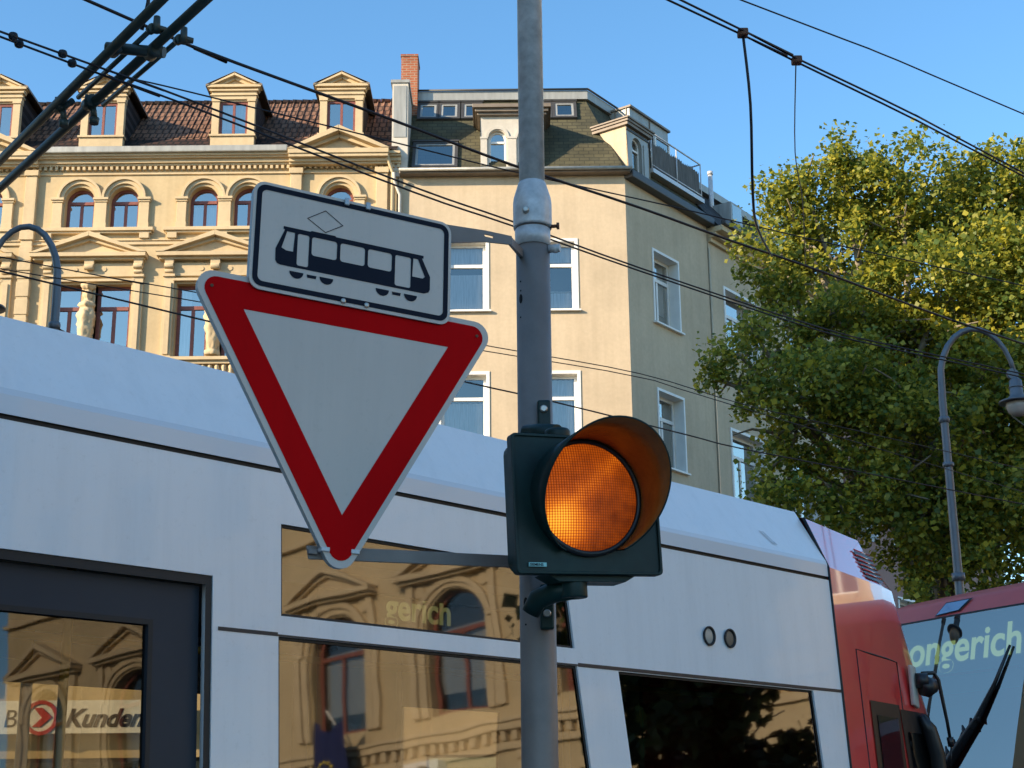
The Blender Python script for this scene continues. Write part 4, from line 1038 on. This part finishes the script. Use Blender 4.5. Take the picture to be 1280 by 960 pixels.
# ------------------------------------------------------------------ signal pole
PX, PY = .070, 4.5
PO = empty('signal_pole', (PX, PY, 0), 'round grey steel pole with galvanised upper tube carrying signs and signal', 'pole')
mb = MB(); mb.lathe([(.0535, .0), (.0535, 3.42)], (0, 0, 0), 40); mb.build('lower_tube', M['greypole'], PO)
mb = MB(); mb.lathe([(.041, 3.5), (.041, 6.2)], (0, 0, 0), 36); mb.build('upper_tube', M['galv'], PO)
mb = MB(); mb.lathe([(.0538, 3.402), (.0605, 3.402), (.0615, 3.41), (.0615, 3.487), (.059, 3.505), (.048, 3.542), (.044, 3.556), (.0412, 3.558)], (0, 0, 0), 40, caps=False); sl = mb.build('sleeve', M['galv'], PO)
mb = MB(); mb.lathe([(.011, 0), (.011, -.012), (.007, -.016)], (-.022, -.055, 3.442), 14, axis='y'); mb.build('bolt', M['bolt'], sl)
mb = MB(); mb.tube([(.055, -.01, 3.405), (.083, -.015, 3.405)], .006, 8); mb.tube([(.076, -.014, 3.405), (.084, -.015, 3.405)], .011, 6); mb.build('bolt', M['rustbolt'], sl)
mb = MB(); mb.lathe([(.0539, 3.338), (.0562, 3.338), (.0562, 3.396), (.0539, 3.396)], (0, 0, 0), 36, caps=False); mb.tube([(.05, -.02, 3.325), (.085, -.03, 3.325)], .013, 10); mb.tube([(.07, -.03, 3.335), (.07, -.03, 3.31)], .008, 8); mb.build('clamp_band', M['galv'], PO)
def hole(z, x, rx, rz_):
    mb = MB(); ph = math.asin(x / .0535); v = []
    for k in range(14):
        a = 2 * math.pi * k / 14; pp = ph + rx * math.cos(a) / .0535; v.append((.0539 * math.sin(pp), -.0539 * math.cos(pp), z + rz_ * math.sin(a)))
    mb.add(v, [tuple(range(14))]); mb.build('drilled_hole', M['hole'], PO, recalc=False)
for z, x, rx, rz_ in ((3.155, -.040, .0075, .0155), (3.212, -.040, .003, .003), (3.182, -.040, .003, .003), (3.095, -.041, .003, .003), (2.212, -.036, .0085, .0155), (2.148, -.036, .003, .003)): hole(z, x, rx, rz_)

# ------------------------------------------------------------------ signs (plane az 61, facing up 2 deg, turned -1.83 deg in its plane)
def planeframe(o, loc, az, lean, tilt):
    a = R(az); d = Vector((math.sin(a), math.cos(a), 0)); nn = Vector((math.cos(a), -math.sin(a), 0)); n2 = nn * math.cos(R(lean)) + Vector((0, 0, math.sin(R(lean))))
    up = n2.cross(d)
    if up.z < 0: up = -up
    x = d * math.cos(R(tilt)) + up * math.sin(R(tilt)); z = up * math.cos(R(tilt)) - d * math.sin(R(tilt)); y = -n2
    o.matrix_world = Matrix(((x.x, y.x, z.x, loc[0]), (x.y, y.y, z.y, loc[1]), (x.z, y.z, z.z, loc[2]), (0, 0, 0, 1)))
SO = (-.458084, 3.982987, 2.746678)
YS = empty('yield_sign', (0, 0, 0), 'red bordered white triangular give way sign pointing down', 'sign'); planeframe(YS, SO, 61, 2, -1.83)
cx, tp = .0085, .1625
mb = MB(); mb.prism(tri_round(cx, tp, .0945, .045), 0, .003); mb.build('plate', M['signwhite'], YS, bevel=.0008)
mb = MB(); mb.sheet(tri_round(cx, tp, .0785, .034), [tri_round(cx, tp, 0, 0)], lambda x, z: (x, -.0012, z)); mb.build('red_border', M['signred'], YS, recalc=False)
mb = MB(); mb.sheet(tri_round(cx, tp, -.0004, 0), [], lambda x, z: (x, -.0008, z)); mb.build('white_field', M['signwhite'], YS, recalc=False)
mb = MB(); mb.ringprism(tri_round(cx, tp, .093, .044), tri_round(cx, tp, .088, .04), .0032, .022); mb.build('rear_rim', M['signback'], YS)
mb = MB(); 
for x0, z0 in ((.405, .212), (-.388, .212)): mb.lathe([(.0045, 0), (.0045, -.003)], (x0, -.0012, z0), 10, axis='y')
mb.build('rivet', M['rustbolt'], YS)
mb = MB()
mb.prism([(-.078, -.452), (.53, -.414), (.53, -.449), (-.07, -.488)], .024, .030)
mb.add([(.512, .027, -.45), (.53, .027, -.45), (.672, .185, -.415), (.654, .19, -.415), (.512, .027, -.415), (.53, .027, -.415), (.672, .185, -.385), (.654, .19, -.385)], [(0, 1, 2, 3), (4, 5, 6, 7), (0, 1, 5, 4), (1, 2, 6, 5), (2, 3, 7, 6), (3, 0, 4, 7)]); mb.box(-.075, -.05, .012, .024, -.476, -.462)
br = mb.build('support_arm', M['greypole'], YS, bevel=.002)
for x0, z0 in ((-.035, -.463), (.05, -.461)):
    mb = MB(); mb.box(x0 - .012, x0 + .012, -.006, .03, z0 - .006, z0 + .006); mb.build('clip', M['galv'], br, bevel=.002)
TS = empty('tram_plate', (0, 0, 0), 'white rectangular plate with black tram pictogram above the give way sign', 'sign'); planeframe(TS, SO, 61, 2, -1.83)
mb = MB(); mb.prism(rrect(-.291, .314, .2235, .5435, .034), -.010, -.007); mb.build('plate', M['signwhite'], TS, bevel=.0008)
mb = MB(); mb.ringprism(rrect(-.289, .312, .2255, .5415, .032), rrect(-.284, .307, .2305, .5365, .03), -.0068, .015); mb.build('rear_rim', M['signback'], TS)
mb = MB(); mb.sheet(rrect(-.282, .305, .2335, .5345, .027), [rrect(-.267, .29, .2485, .5195, .016)], lambda x, z: (x, -.0112, z)); mb.build('black_frame', M['signblack'], TS, recalc=False)
mb = MB()
bodyp = [(-.2195, .318), (-.2145, .3095), (-.205, .3068), (.229, .3068), (.243, .3125), (.2475, .322), (.2475, .361), (.2205, .4135), (.2256, .4145), (.2256, .4225), (-.045, .4225), (-.048, .4255), (-.118, .4255), (-.122, .4225), (-.2005, .4225), (-.2005, .4145), (-.196, .4135), (-.2205, .352)]
wl = [[(-.1895, .409), (-.1665, .409), (-.1695, .352), (-.190, .352), (-.2035, .358)], rrect(-.158, -.1243, .3145, .409, .006, 3), rrect(-.116, -.0412, .3525, .408, .008, 3), rrect(-.031, .0433, .3525, .408, .008, 3), rrect(.0527, .1262, .3525, .408, .008, 3), rrect(.137, .186, .3145, .408, .006, 3),
      [(.1935, .4085), (.208, .4085), (.231, .358), (.224, .352), (.191, .352)]]
mb.sheet(bodyp, wl, lambda x, z: (x, -.0112, z))
for c in (-.157, -.069, .0998, .187):
    rr_ = .0205
    pts_ = [(c + rr_ * math.cos(math.pi + math.pi * k / 12), .2945 + .95 * rr_ * math.sin(math.pi + math.pi * k / 12)) for k in range(13)]
    mb.sheet(pts_, [], lambda x, z: (x, -.0112, z))
for a, b in ((-.127, -.098), (.129, .157)): mb.sheet([(a + .002, .2845), (b - .002, .2845), (b, .2935), (a, .2935)], [], lambda x, z: (x, -.0112, z))
dm = [Vector((-.0795, .4965)), Vector((-.0245, .4615)), Vector((-.0775, .4282)), Vector((-.134, .461))]
cd = sum(dm, Vector((0, 0))) / 4
mb.sheet([tuple(p) for p in dm], [[tuple(cd + (p - cd) * .925) for p in dm]], lambda x, z: (x, -.0112, z))
mb.build('tram_pictogram', M['signblack'], TS, recalc=False)
for x0, z0 in ((-.018, .5375), (.047, .5385)):
    mb = MB(); mb.box(x0 - .007, x0 + .007, -.018, -.011, z0 - .012, z0 + .01); mb.build('clip', M['signback'], TS, bevel=.002)
for x0, z0 in ((-.017, .236), (.053, .2365)):
    mb = MB(); mb.lathe([(.0075, 0), (.0075, -.004), (.004, -.0055)], (x0, -.0112, z0), 14, axis='y'); mb.build('rivet', M['bolt'], TS)
mb = MB()
sl_ = rrect(.437, .468, .541, .549, .003, 2); out = [(-.25, .36), (-.25, .42), (.30, .551), (.44, .561), (.53, .562), (.53, .534), (.44, .524), (.30, .49)]
mb.sheet(out, [sl_], lambda x, z: (x, .016, z)); mb.sheet(out, [sl_], lambda x, z: (x, .021, z)); mb.reveal(out, lambda x, z: (x, .016, z), lambda x, z: (x, .021, z)); mb.reveal(sl_, lambda x, z: (x, .016, z), lambda x, z: (x, .021, z))
mb.add([(.516, .018, .534), (.53, .018, .534), (.672, .185, .578), (.658, .19, .578), (.516, .018, .56), (.53, .018, .56), (.672, .185, .604), (.658, .19, .604)], [(0, 1, 2, 3), (4, 5, 6, 7), (0, 1, 5, 4), (1, 2, 6, 5), (2, 3, 7, 6), (3, 0, 4, 7)]); mb.build('support_arm', M['greypole'], TS)

# ------------------------------------------------------------------ amber signal
SG = empty('traffic_signal', (0, 0, 0), 'dark green single lens signal head glowing amber under a deep hood', 'traffic signal')
planeframe(SG, (.206058, 4.109133, 2.444138), 68, 0, 2.2)
mb = MB()
mb.prism(rrect(-.222, .214, -.206, .18, .012, 4), 0, .028)
mb.prism(rrect(-.205, .2, -.192, .168, .03, 4), .0285, .10)
mb.prism([(-.13, -.2), (.15, -.2), (.11, -.222), (-.09, -.222)], .02, .1)
hs = mb.build('housing', M['siggreen'], SG, bevel=.005)
mb = MB(); mb.ringprism(rrect(-.222, .214, -.206, .18, .012, 4), rrect(-.214, .206, -.198, .172, .01, 4), -.006, -.0005); mb.build('door_rim', M['siggreen'], hs, bevel=.002)
mb = MB(); mb.lathe([(.165, -.0), (.165, -.014), (.153, -.018), (.150, -.012)], (-.006, 0, .006), 48, axis='y', caps=False); mb.build('lens_ring', M['black'], SG)
mb = MB()
mb.lathe([(0.0005, -.034), (.04, -.033), (.08, -.0295), (.115, -.0235), (.14, -.0165), (.1505, -.011)], (0, 0, 0), 56, axis='y', caps=False)
le = mb.build('lens', M['lens'], SG); le.location = (-.006, .004, .006)
# hood: tube cut low at the bottom, long at the top
mb = MB(); n = 60; v = []; RH = .166
ang = [R(-62) + R(304) * k / n for k in range(n + 1)]
def hl_(a):
    q = .5 + .5 * math.sin(a + R(13))
    return .03 + .215 * min(1, max(0, (q - .04) / .96)) ** .85
for a in ang:
    L_ = hl_(a)
    for (rr_, yy) in ((RH, -.001), (RH + .004, -L_ * .5), (RH + .008, -L_), (RH + .003, -L_), (RH, -L_ * .5), (RH - .004, -.001)):
        v.append((-.006 + rr_ * math.cos(a), yy, .006 + rr_ * math.sin(a)))
fs = [(i*6 + j, (i + 1)*6 + j, (i + 1)*6 + j + 1, i*6 + j + 1) for i in range(n) for j in (0, 1, 2)]
mb.add(v, fs, 0, True)
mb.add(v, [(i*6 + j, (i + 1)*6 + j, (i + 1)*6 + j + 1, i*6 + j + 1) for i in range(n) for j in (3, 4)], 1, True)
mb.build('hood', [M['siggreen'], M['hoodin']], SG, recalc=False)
mb = MB(); mb.box(-.188, -.137, -.008, -.002, -.187, -.176); lp = mb.build('maker_plate', M['cyan'], SG)
text('lettering', 'SIEMENS', .0105, M['signblack'], lp, (-.186, -.0085, -.1853), (R(90), 0, 0), 0, .0002, .0003)
mb = MB(); mb.lathe([(.037, .18), (.037, .205), (.031, .212)], (-.055, .06, 0), 24); mb.build('swivel_joint', M['siggreen'], SG, bevel=.003)
mb = MB()
mb.lathe([(.037, -.262), (.037, -.205)], (-.03, .06, 0), 24); mb.build('swivel_joint', M['siggreen'], SG, bevel=.003)
# brackets clamp on the pole
mb = MB()
mb.tube([(-.03, .06, -.235), (-.07, .10, -.24), (-.105, .14, -.255), (-.12, .16, -.29)], [.03, .03, .029, .026], 16)
mb.build('lower_bracket_arm', M['siggreen'], SG)
mb = MB(); mb.tube([(-.055, .06, .2), (-.08, .12, .215), (-.11, .16, .22)], .026, 14); mb.build('upper_bracket_arm', M['siggreen'], SG)
def footplate(z0, z1, xb, zb):
    mb = MB(); mb.box(.006, .046, -.072, -.046, z0, z1)
    o = mb.build('bracket_foot', M['siggreen'], None, bevel=.006)
    b_ = MB(); b_.lathe([(.0115, -.0), (.0115, -.006), (.008, -.011)], (xb, -.073, zb), 16, axis='y'); b2_ = b_.build('bolt', M['bolt'], o)
    # keep their place on the pole while belonging to the signal
    o.parent = SG; o.matrix_parent_inverse = SG.matrix_world.inverted(); o.location = (PX, PY, 0)
footplate(2.735, 2.82, .025, 2.79); footplate(2.13, 2.262, .026, 2.175)

# ------------------------------------------------------------------ overhead line
def ext(pts, d0=12, d1=12, dz=0):
    p = [Vector(q) for q in pts]
    a = p[0] + (p[0] - p[1]).normalized() * d0; b = p[-1] + (p[-1] - p[-2]).normalized() * d1
    return [a] + p + [b]
def smooth(p):
    p = [Vector(q) for q in p]; out = []
    for i in range(len(p) - 1):
        p0, p1, p2, p3 = p[max(i - 1, 0)], p[i], p[i + 1], p[min(i + 2, len(p) - 1)]
        for t in (0, .25, .5, .75): out.append(.5 * ((2*p1) + (p2 - p0)*t + (2*p0 - 5*p1 + 4*p2 - p3)*t*t + (3*p1 - p0 - 3*p2 + p3)*t**3))
    return out + [p[-1]]
def wire(pts, r, label, group=None, name='overhead_wire', d0=12, d1=12):
    mb = MB(); mb.tube(smooth(ext(pts, d0, d1)), r, 6); o = mb.build(name, M['wire']); tag(o, label, 'wire', group); return o
A1 = [(-2.6, 6.97, 5.5), (-2.24, 7.32, 5.5), (-1.78, 7.77, 5.5), (-.6, 9.02, 5.5), (-.01, 9.58, 5.5), (.95, 10.53, 5.5), (2.52, 11.96, 5.5), (3.32, 12.54, 5.5), (4.72, 13.44, 5.5)]
A2 = [(-2.62, 7.02, 5.5), (-2.27, 7.38, 5.5), (-1.8, 7.84, 5.5), (-.61, 9.10, 5.5), (-.01, 9.66, 5.5), (.96, 10.60, 5.5), (2.54, 12.05, 5.5), (3.34, 12.63, 5.5), (4.75, 13.55, 5.5)]
wa1 = wire(A1, .0062, 'upper one of the twin contact wires running across above the signs', name='contact_wire')
wa2 = wire(A2, .0062, 'lower one of the twin contact wires running across above the signs', name='contact_wire')
def lump(mb, p, r, s=1.6):
    p = Vector(p); mb.lathe([(0.001, -r), (r * .8, -r * .6), (r, 0), (r * .8, r * .6), (.001, r)], p, 10)
for i, (w_, pts_) in enumerate(((wa1, [(-2.55, 7.02, 5.5), (-2.35, 7.21, 5.5)]), (wa2, [(-2.545, 7.1, 5.5), (-2.33, 7.315, 5.5)]))):
    for p in pts_:
        mb = MB(); lump(mb, p, .026); mb.build('splice_clamp', M['wire'], w_)
wire([(-2.5, 8.04, 6.3), (-1.99, 8.61, 6.3), (-.87, 9.63, 6.3), (.02, 10.46, 6.3), (1.04, 11.31, 6.3), (1.89, 12.07, 6.3), (2.73, 12.78, 6.3), (4.25, 14.17, 6.3), (5.32, 15.07, 6.3)], .0105, 'thickest black cable crossing from the top left behind the pole', name='feeder_cable')
wire([(-2.71, 10.01, 6.8), (-2.35, 10.22, 6.8), (-.75, 11.22, 6.8), (.02, 11.7, 6.8), (1.43, 12.49, 6.8), (2.86, 13.34, 6.8), (5.24, 14.67, 6.8)], .006, 'thin span wire crossing in front of the dormers and mansard roof', name='span_wire', d0=.05)
D1 = [(.89, 7.58, 6.0), (1.36, 7.98, 6.0), (1.74, 8.32, 6.0), (2.64, 9.11, 6.0), (3.69, 10.08, 6.0)]
D2 = [(.96, 7.58, 6.0), (1.37, 7.94, 6.0), (1.74, 8.28, 6.0), (2.62, 9.04, 6.0), (3.66, 10.01, 6.0)]
wd1 = wire(D1, .0066, 'lower one of the twin wires crossing the sky at top right', name='catenary_wire'); wire(D2, .0066, 'upper one of the twin wires crossing the sky at top right', name='catenary_wire')
for p in ((1.365, 7.96, 6.0), (1.74, 8.3, 6.0)):
    mb = MB(); mb.box(p[0] - .03, p[0] + .03, p[1] - .03, p[1] + .03, 5.975, 6.02); mb.build('wire_clamp', M['rustbolt'], wd1, bevel=.008)
wire([(1.75, 10.18, 7.5), (2.99, 11.03, 7.5), (4.51, 12.16, 7.5)], .0062, 'single wire crossing the top right corner of the sky', name='span_wire')
wire([(-3.65, 10.18, 5.5), (-3.04, 10.59, 5.5), (-2.37, 11.0, 5.5), (-.22, 12.4, 5.5), (1.17, 13.3, 5.5), (2.32, 14.45, 5.5), (3.92, 15.75, 5.5)], .0045, 'upper of two thin wires passing low behind the triangular sign', name='contact_wire')
wire([(-3.82, 10.69, 5.6), (-2.43, 11.52, 5.6), (-.27, 12.86, 5.6), (1.21, 13.77, 5.6), (2.4, 14.98, 5.6)], .0045, 'middle thin wire passing low behind the triangular sign', name='contact_wire')
wire([(-3.74, 10.47, 5.5), (-2.39, 11.73, 5.5), (-.45, 13.5, 5.5), (.39, 14.23, 5.5), (1.86, 15.63, 5.5), (2.49, 16.24, 5.5), (4.38, 17.73, 5.5)], .0075, 'lowest darker wire passing just above the white tram roof', name='contact_wire')
mb = MB(); mb.tube(smooth([(1.365, 7.96, 6.0), (1.393, 8.0, 5.56), (1.429, 8.3, 5.142), (1.602, 9.2, 5.274), (2.27, 12.4, 6.29)]), .009, 8)
tag(mb.build('hanger_cable', M['wire']), 'thick slack cable hanging down from the twin wires beside the roof', 'cable')
mb = MB(); mb.tube(smooth([(1.735, 8.3, 5.99), (2.0, 9.8, 6.08), (2.277, 11, 6.224), (2.619, 12.7, 6.317)]), .004, 6)
tag(mb.build('hanger_wire', M['wire']), 'thin wire hanging from the twin wires in front of the tree', 'wire')
# dark green cantilever tubes at the upper left
CT = empty('catenary_bracket', (-6.3, 13.3, 0), 'dark green double tube catenary bracket arm at the upper left corner', 'overhead bracket')
CT0 = Vector((-6.3, 13.3, 0))
def ct(p): return Vector(p) - CT0
def lin(p, q, t): return Vector(p) + (Vector(q) - Vector(p)) * t
t1a, t1b = (-3.51, 9.63, 6.0), (-1.9, 7.49, 6.0); t2a, t2b = (-3.67, 10.11, 6.0), (-1.69, 7.54, 6.0)
for a_, b_ in ((t1a, t1b), (t2a, t2b)):
    mb = MB(); mb.tube([ct(lin(a_, b_, -1.6)), ct(lin(a_, b_, .5)), ct(lin(a_, b_, 1.9))], .030, 14); mb.build('tube', M['catgreen'], CT)
for a_, b_ in (((-2.74, 8.78, 6.04), (-2.09, 7.94, 6.04)), ((-2.61, 8.89, 6.04), (-1.96, 8.07, 6.04))):
    mb = MB(); mb.tube([ct(a_), ct(b_)], .0155, 10)
    b2_ = lin(b_, a_, -.04); mb.tube([ct(b_), ct(b2_)], [.028, .03], 10); mb.tube([ct(b2_) + Vector((0.02, 0, -.03)), ct(b2_) + Vector((0.02, .0, .07))], [.024, .02], 8); mb.tube([ct(b2_), ct(b2_) + Vector((.07, .03, 0))], [.026, .018], 8)
    mb.build('thin_strut', M['catgreen'], CT)
p1 = Vector((-2.33, 8.11, 6.02)); p2 = Vector((-2.1, 8.08, 5.98))
mb = MB(); mb.tube([ct(p1 + (p1 - p2) * .25), ct(p2 + (p2 - p1) * .3)], .034, 10)
for q in (p1, p2): mb.tube([ct(q + Vector((-.035, .045, 0))), ct(q + Vector((.035, -.045, 0)))], .041, 12)
mb.build('cross_clamp', M['catgreen'], CT)
for q in ((-2.86, 8.80, 6.0), (-2.66, 8.77, 6.0)):
    q = Vector(q); mb = MB()
    mb.tube([ct(q + Vector((-.03, .04, 0))), ct(q + Vector((.03, -.04, 0)))], .04, 12); mb.tube([ct(q + Vector((-.02, 0, .05))), ct(q + Vector((-.02, 0, -.03)))], .016, 8)
    mb.tube([ct(q + Vector((.02, .0, -.02))), ct(q + Vector((.035, 0, -.11)))], [.02, .02], 10); mb.tube([ct(q + Vector((.035, 0, -.11))), ct(q + Vector((.035, 0, -.15)))], [.032, .028], 10); mb.tube([ct(q + Vector((.0, .0, -.04))), ct(q + Vector((.1, -.06, -.0)))], .02, 8)
    mb.build('insulator_clamp', M['catgreen'], CT)
mb = MB(); mb.tube([ct((-2.14, 7.95, 6.05)), ct((-2.1, 7.9, 6.2)), ct((-2.1, 7.9, 7.6))], [.012, .012, .006], 8); mb.build('hanger_rod', M['wire'], CT)
mb = MB(); mb.tube([(0, 0, 0), (0, 0, 7.2)], [.12, .09], 16); mb.build('mast', M['catgreen'], CT)

# ------------------------------------------------------------------ street lamps
def lamp(loc, rz, sc_, label, h=8.0, reach=.95):
    o = empty('street_lamp', loc, label, 'street lamp', (0, 0, rz), 'arched street lamps')
    mb = MB()
    pts_ = [(0, 0, 0), (0, 0, .9), (0, 0, 1.0), (0, 0, h - 2.6), (0, 0, h - 1.0)]
    rad = [.11, .1, .07, .055, .05]
    for k in range(1, 13):
        t = math.pi * k / 12.6; pts_.append((reach * .5 * (1 - math.cos(t)), 0, h - .75 + .75 * math.sin(t) if k < 7 else h - .75 + .75 * math.sin(t))); rad.append(.045 - .0012 * k)
    mb.tube(pts_, rad, 14); mb.lathe([(.07, 0), (.075, .03), (.07, .06)], (0, 0, h - 1.9), 14); mb.lathe([(.068, 0), (.072, .05), (.066, .08)], (0, 0, h - 1.3), 14); mb.lathe([(.085, 0), (.085, .1)], (0, 0, h - 3.4), 14)
    mb.build('post', M['lampgrey'], o)
    mb = MB(); xe, ze = pts_[-1][0], pts_[-1][2]
    K_ = .82
    mb.lathe([(.075, -.03), (.075, .03)], (xe - .03, 0, ze + .0), 16, axis='y')
    mb.lathe([(q * K_, h_ * K_ + .12) for q, h_ in ((.03, -.13), (.045, -.2), (.1, -.26), (.11, -.5), (.125, -.52), (.16, -.56), (.29, -.6), (.295, -.63), (.2, -.62))], (xe, 0, ze), 24); mb.lathe([(q * K_, h_ * K_ + .12) for q, h_ in ((.112, -.36), (.12, -.37), (.112, -.38))], (xe, 0, ze), 24)
    mb.build('lantern', M['lampgrey'], o)
    mb = MB(); mb.lathe([(q * K_, h_ * K_ + .12) for q, h_ in ((.19, -.625), (.19, -.7), (.15, -.8), (.07, -.85), (.01, -.86))], (xe, 0, ze), 24); mb.build('glass_bowl', M['lampglass'], o)
    return o
lamp((5.72, 19.5, 0), 0, 1, 'grey arched street lamp in front of the tree', 7.9, 1.0)
lamp((-5.38, 17, 0), math.pi, 1, 'grey arched street lamp above the tram roof at the left edge', 8.5, .85)

# ------------------------------------------------------------------ trees
def tree(loc, lobes, nl, label, lm, seed, trunk_h, r0=.35, group=None, leaf=.078, name='plane_tree', clump=150):
    rg = np.random.default_rng(seed)
    o = empty(name, loc, label, 'tree', group=group); L0 = np.array(loc)
    lob = np.array(lobes, float); vol = lob[:, 3] ** 2.4; cnt = (vol / vol.sum() * nl / clump).astype(int) + 1
    C_ = []
    for (x, y, z, r), k in zip(lob, cnt):
        d = rg.normal(size=(k, 3)); d /= np.linalg.norm(d, axis=1)[:, None]
        rad = r * (rg.random(k) ** .45) * (1 + .22 * rg.normal(size=k).clip(-1, 1.6))
        C_.append(np.array([x, y, z]) + d * rad[:, None] * np.array([1, 1, .9]))
    C_ = np.concatenate(C_)
    n = nl; ci = rg.integers(0, len(C_), n); sp_ = .11 + .15 * rg.random(len(C_))
    P_ = C_[ci] + rg.normal(size=(n, 3)).clip(-1.7, 1.7) * sp_[ci][:, None] - L0
    nn = rg.normal(size=(n, 3)) * .8 + np.array([-.15, -.25, .75]); nn /= np.linalg.norm(nn, axis=1)[:, None]
    t = np.cross(nn, rg.normal(size=(n, 3))); t /= np.linalg.norm(t, axis=1)[:, None]; b = np.cross(nn, t)
    s = (leaf * (.45 + 1.0 * rg.random(n) ** 1.3))[:, None]
    # five-pointed folded leaf: 6 vertices, two faces
    base = P_ - b * s * .5; tip = P_ + b * s * .72 - nn * s * .12; l1 = P_ - t * s * .56 - nn * s * .12 + b * s * .22; r1 = P_ + t * s * .56 - nn * s * .12 + b * s * .22
    l2 = P_ - t * s * .2 - b * s * .22; r2_ = P_ + t * s * .2 - b * s * .22; mid = P_ + nn * s * .05
    V = np.stack([base, l2, l1, tip, r1, r2_], 1).reshape(-1, 3)
    me = bpy.data.meshes.new('crown'); me.vertices.add(len(V)); me.vertices.foreach_set('co', V.ravel())
    me.loops.add(n * 8); idx = np.arange(n)[:, None] * 6 + np.array([[0, 3, 2, 1, 0, 5, 4, 3]]); me.loops.foreach_set('vertex_index', idx.ravel().astype(np.int32))
    me.polygons.add(n * 2); me.polygons.foreach_set('loop_start', np.arange(n * 2, dtype=np.int32) * 4)
    me.update(calc_edges=True); me.validate(); me.materials.append(lm)
    c = bpy.data.objects.new('crown', me); col.objects.link(c); c.parent = o
    mb = MB(); rr = random.Random(seed)
    mb.tube([(0, 0, 0), (.05, .03, trunk_h * .5), (0, .05, trunk_h), (.1, 0, trunk_h * 1.35)], [r0 * 1.25, r0, r0 * .85, r0 * .6], 14)
    for (x, y, z, r) in lobes:
        e = Vector((x, y, z)) - Vector(loc); st = Vector((.03, .03, trunk_h * (.85 + .5 * rr.random())))
        m1 = st.lerp(e, .35) + Vector((rr.uniform(-.4, .4), rr.uniform(-.4, .4), .5)); m2_ = st.lerp(e, .7) + Vector((rr.uniform(-.3, .3), rr.uniform(-.3, .3), .25))
        mb.tube([st, m1, m2_, e], [r0 * .36, r0 * .26, r0 * .17, r0 * .07], 7)
        for _ in range(5):
            d = Vector((rr.gauss(0, 1), rr.gauss(0, 1), rr.gauss(.2, .8))).normalized() * r * .9; q = m2_.lerp(e, rr.random())
            mb.tube([q, q + d * .5 + Vector((0, 0, .08)), q + d], [r0 * .09, r0 * .06, .012], 5)
    mb.build('trunk', M['bark'], o)
    return o
LOB = [(5.55, 26.6, 13.05, .75), (5.2, 26.4, 12.5, .7), (6.3, 26.6, 13.45, .7), (4.95, 26.2, 11.6, .75), (7.3, 26.4, 13.45, .65), (5.49, 27.0, 12.13, 1.05), (6.48, 27.0, 12.74, 1.1), (7.26, 26.5, 12.59, 1.05), (8.42, 27.0, 12.62, 1.2), (9.56, 27.0, 12.99, 1.4), (11.08, 27.5, 13.69, 1.6), (12.17, 27.0, 12.06, 2.0), (4.72, 26.0, 10.63, 0.75), (5.21, 26.0, 9.9, 1.05), (6.25, 25.5, 10.32, 1.35), (7.52, 25.5, 10.31, 1.45), (8.85, 25.5, 10.6, 1.5), (10.12, 25.5, 10.74, 1.7), (3.86, 25.0, 9.3, 0.42), (3.47, 25.0, 8.88, 0.32), (4.09, 25.0, 9.81, 0.32), (4.41, 25.0, 8.8, 0.5), (4.4, 25.0, 7.88, 0.75), (5.34, 24.5, 8.29, 1.3), (6.68, 24.5, 8.28, 1.4), (8.01, 24.5, 8.27, 1.4), (9.36, 24.5, 8.39, 1.6), (4.15, 25.0, 7.05, 0.6), (5.1, 24.5, 6.66, 0.95), (6.15, 24.5, 6.65, 1.15), (7.11, 24.5, 6.38, 1.1), (8.12, 24.5, 6.37, 1.2), (9.46, 25.0, 6.45, 1.5), (6.45, 24.5, 5.53, 0.7), (7.67, 24.5, 5.38, 0.9), (7.17, 29.0, 12.38, 1.5), (9.27, 29.5, 12.54, 1.7), (8.13, 29.0, 10.33, 1.6), (10.56, 29.0, 10.64, 1.9), (6.43, 28.0, 9.56, 1.1), (9.19, 29.0, 8.04, 1.7), (7.23, 28.0, 7.99, 1.1)]
tree((7.3, 26.2, 0), LOB, 190000, 'big yellowing plane tree with a sunlit top behind the trams', M['leaf'], 11, 5.0, .38)
lobs2 = [(15.6 + .8 * math.sin(i * 2.4), 11.0 + .8 * math.cos(i * 2.4), 3.3 + i * .6, 1.2) for i in range(11)]
tree((15.6, 11.0, 0), lobs2, 14000, 'dark street tree mirrored in the last tram window', M['leaf2'], 5, 3.0, .2, leaf=.2, clump=50)
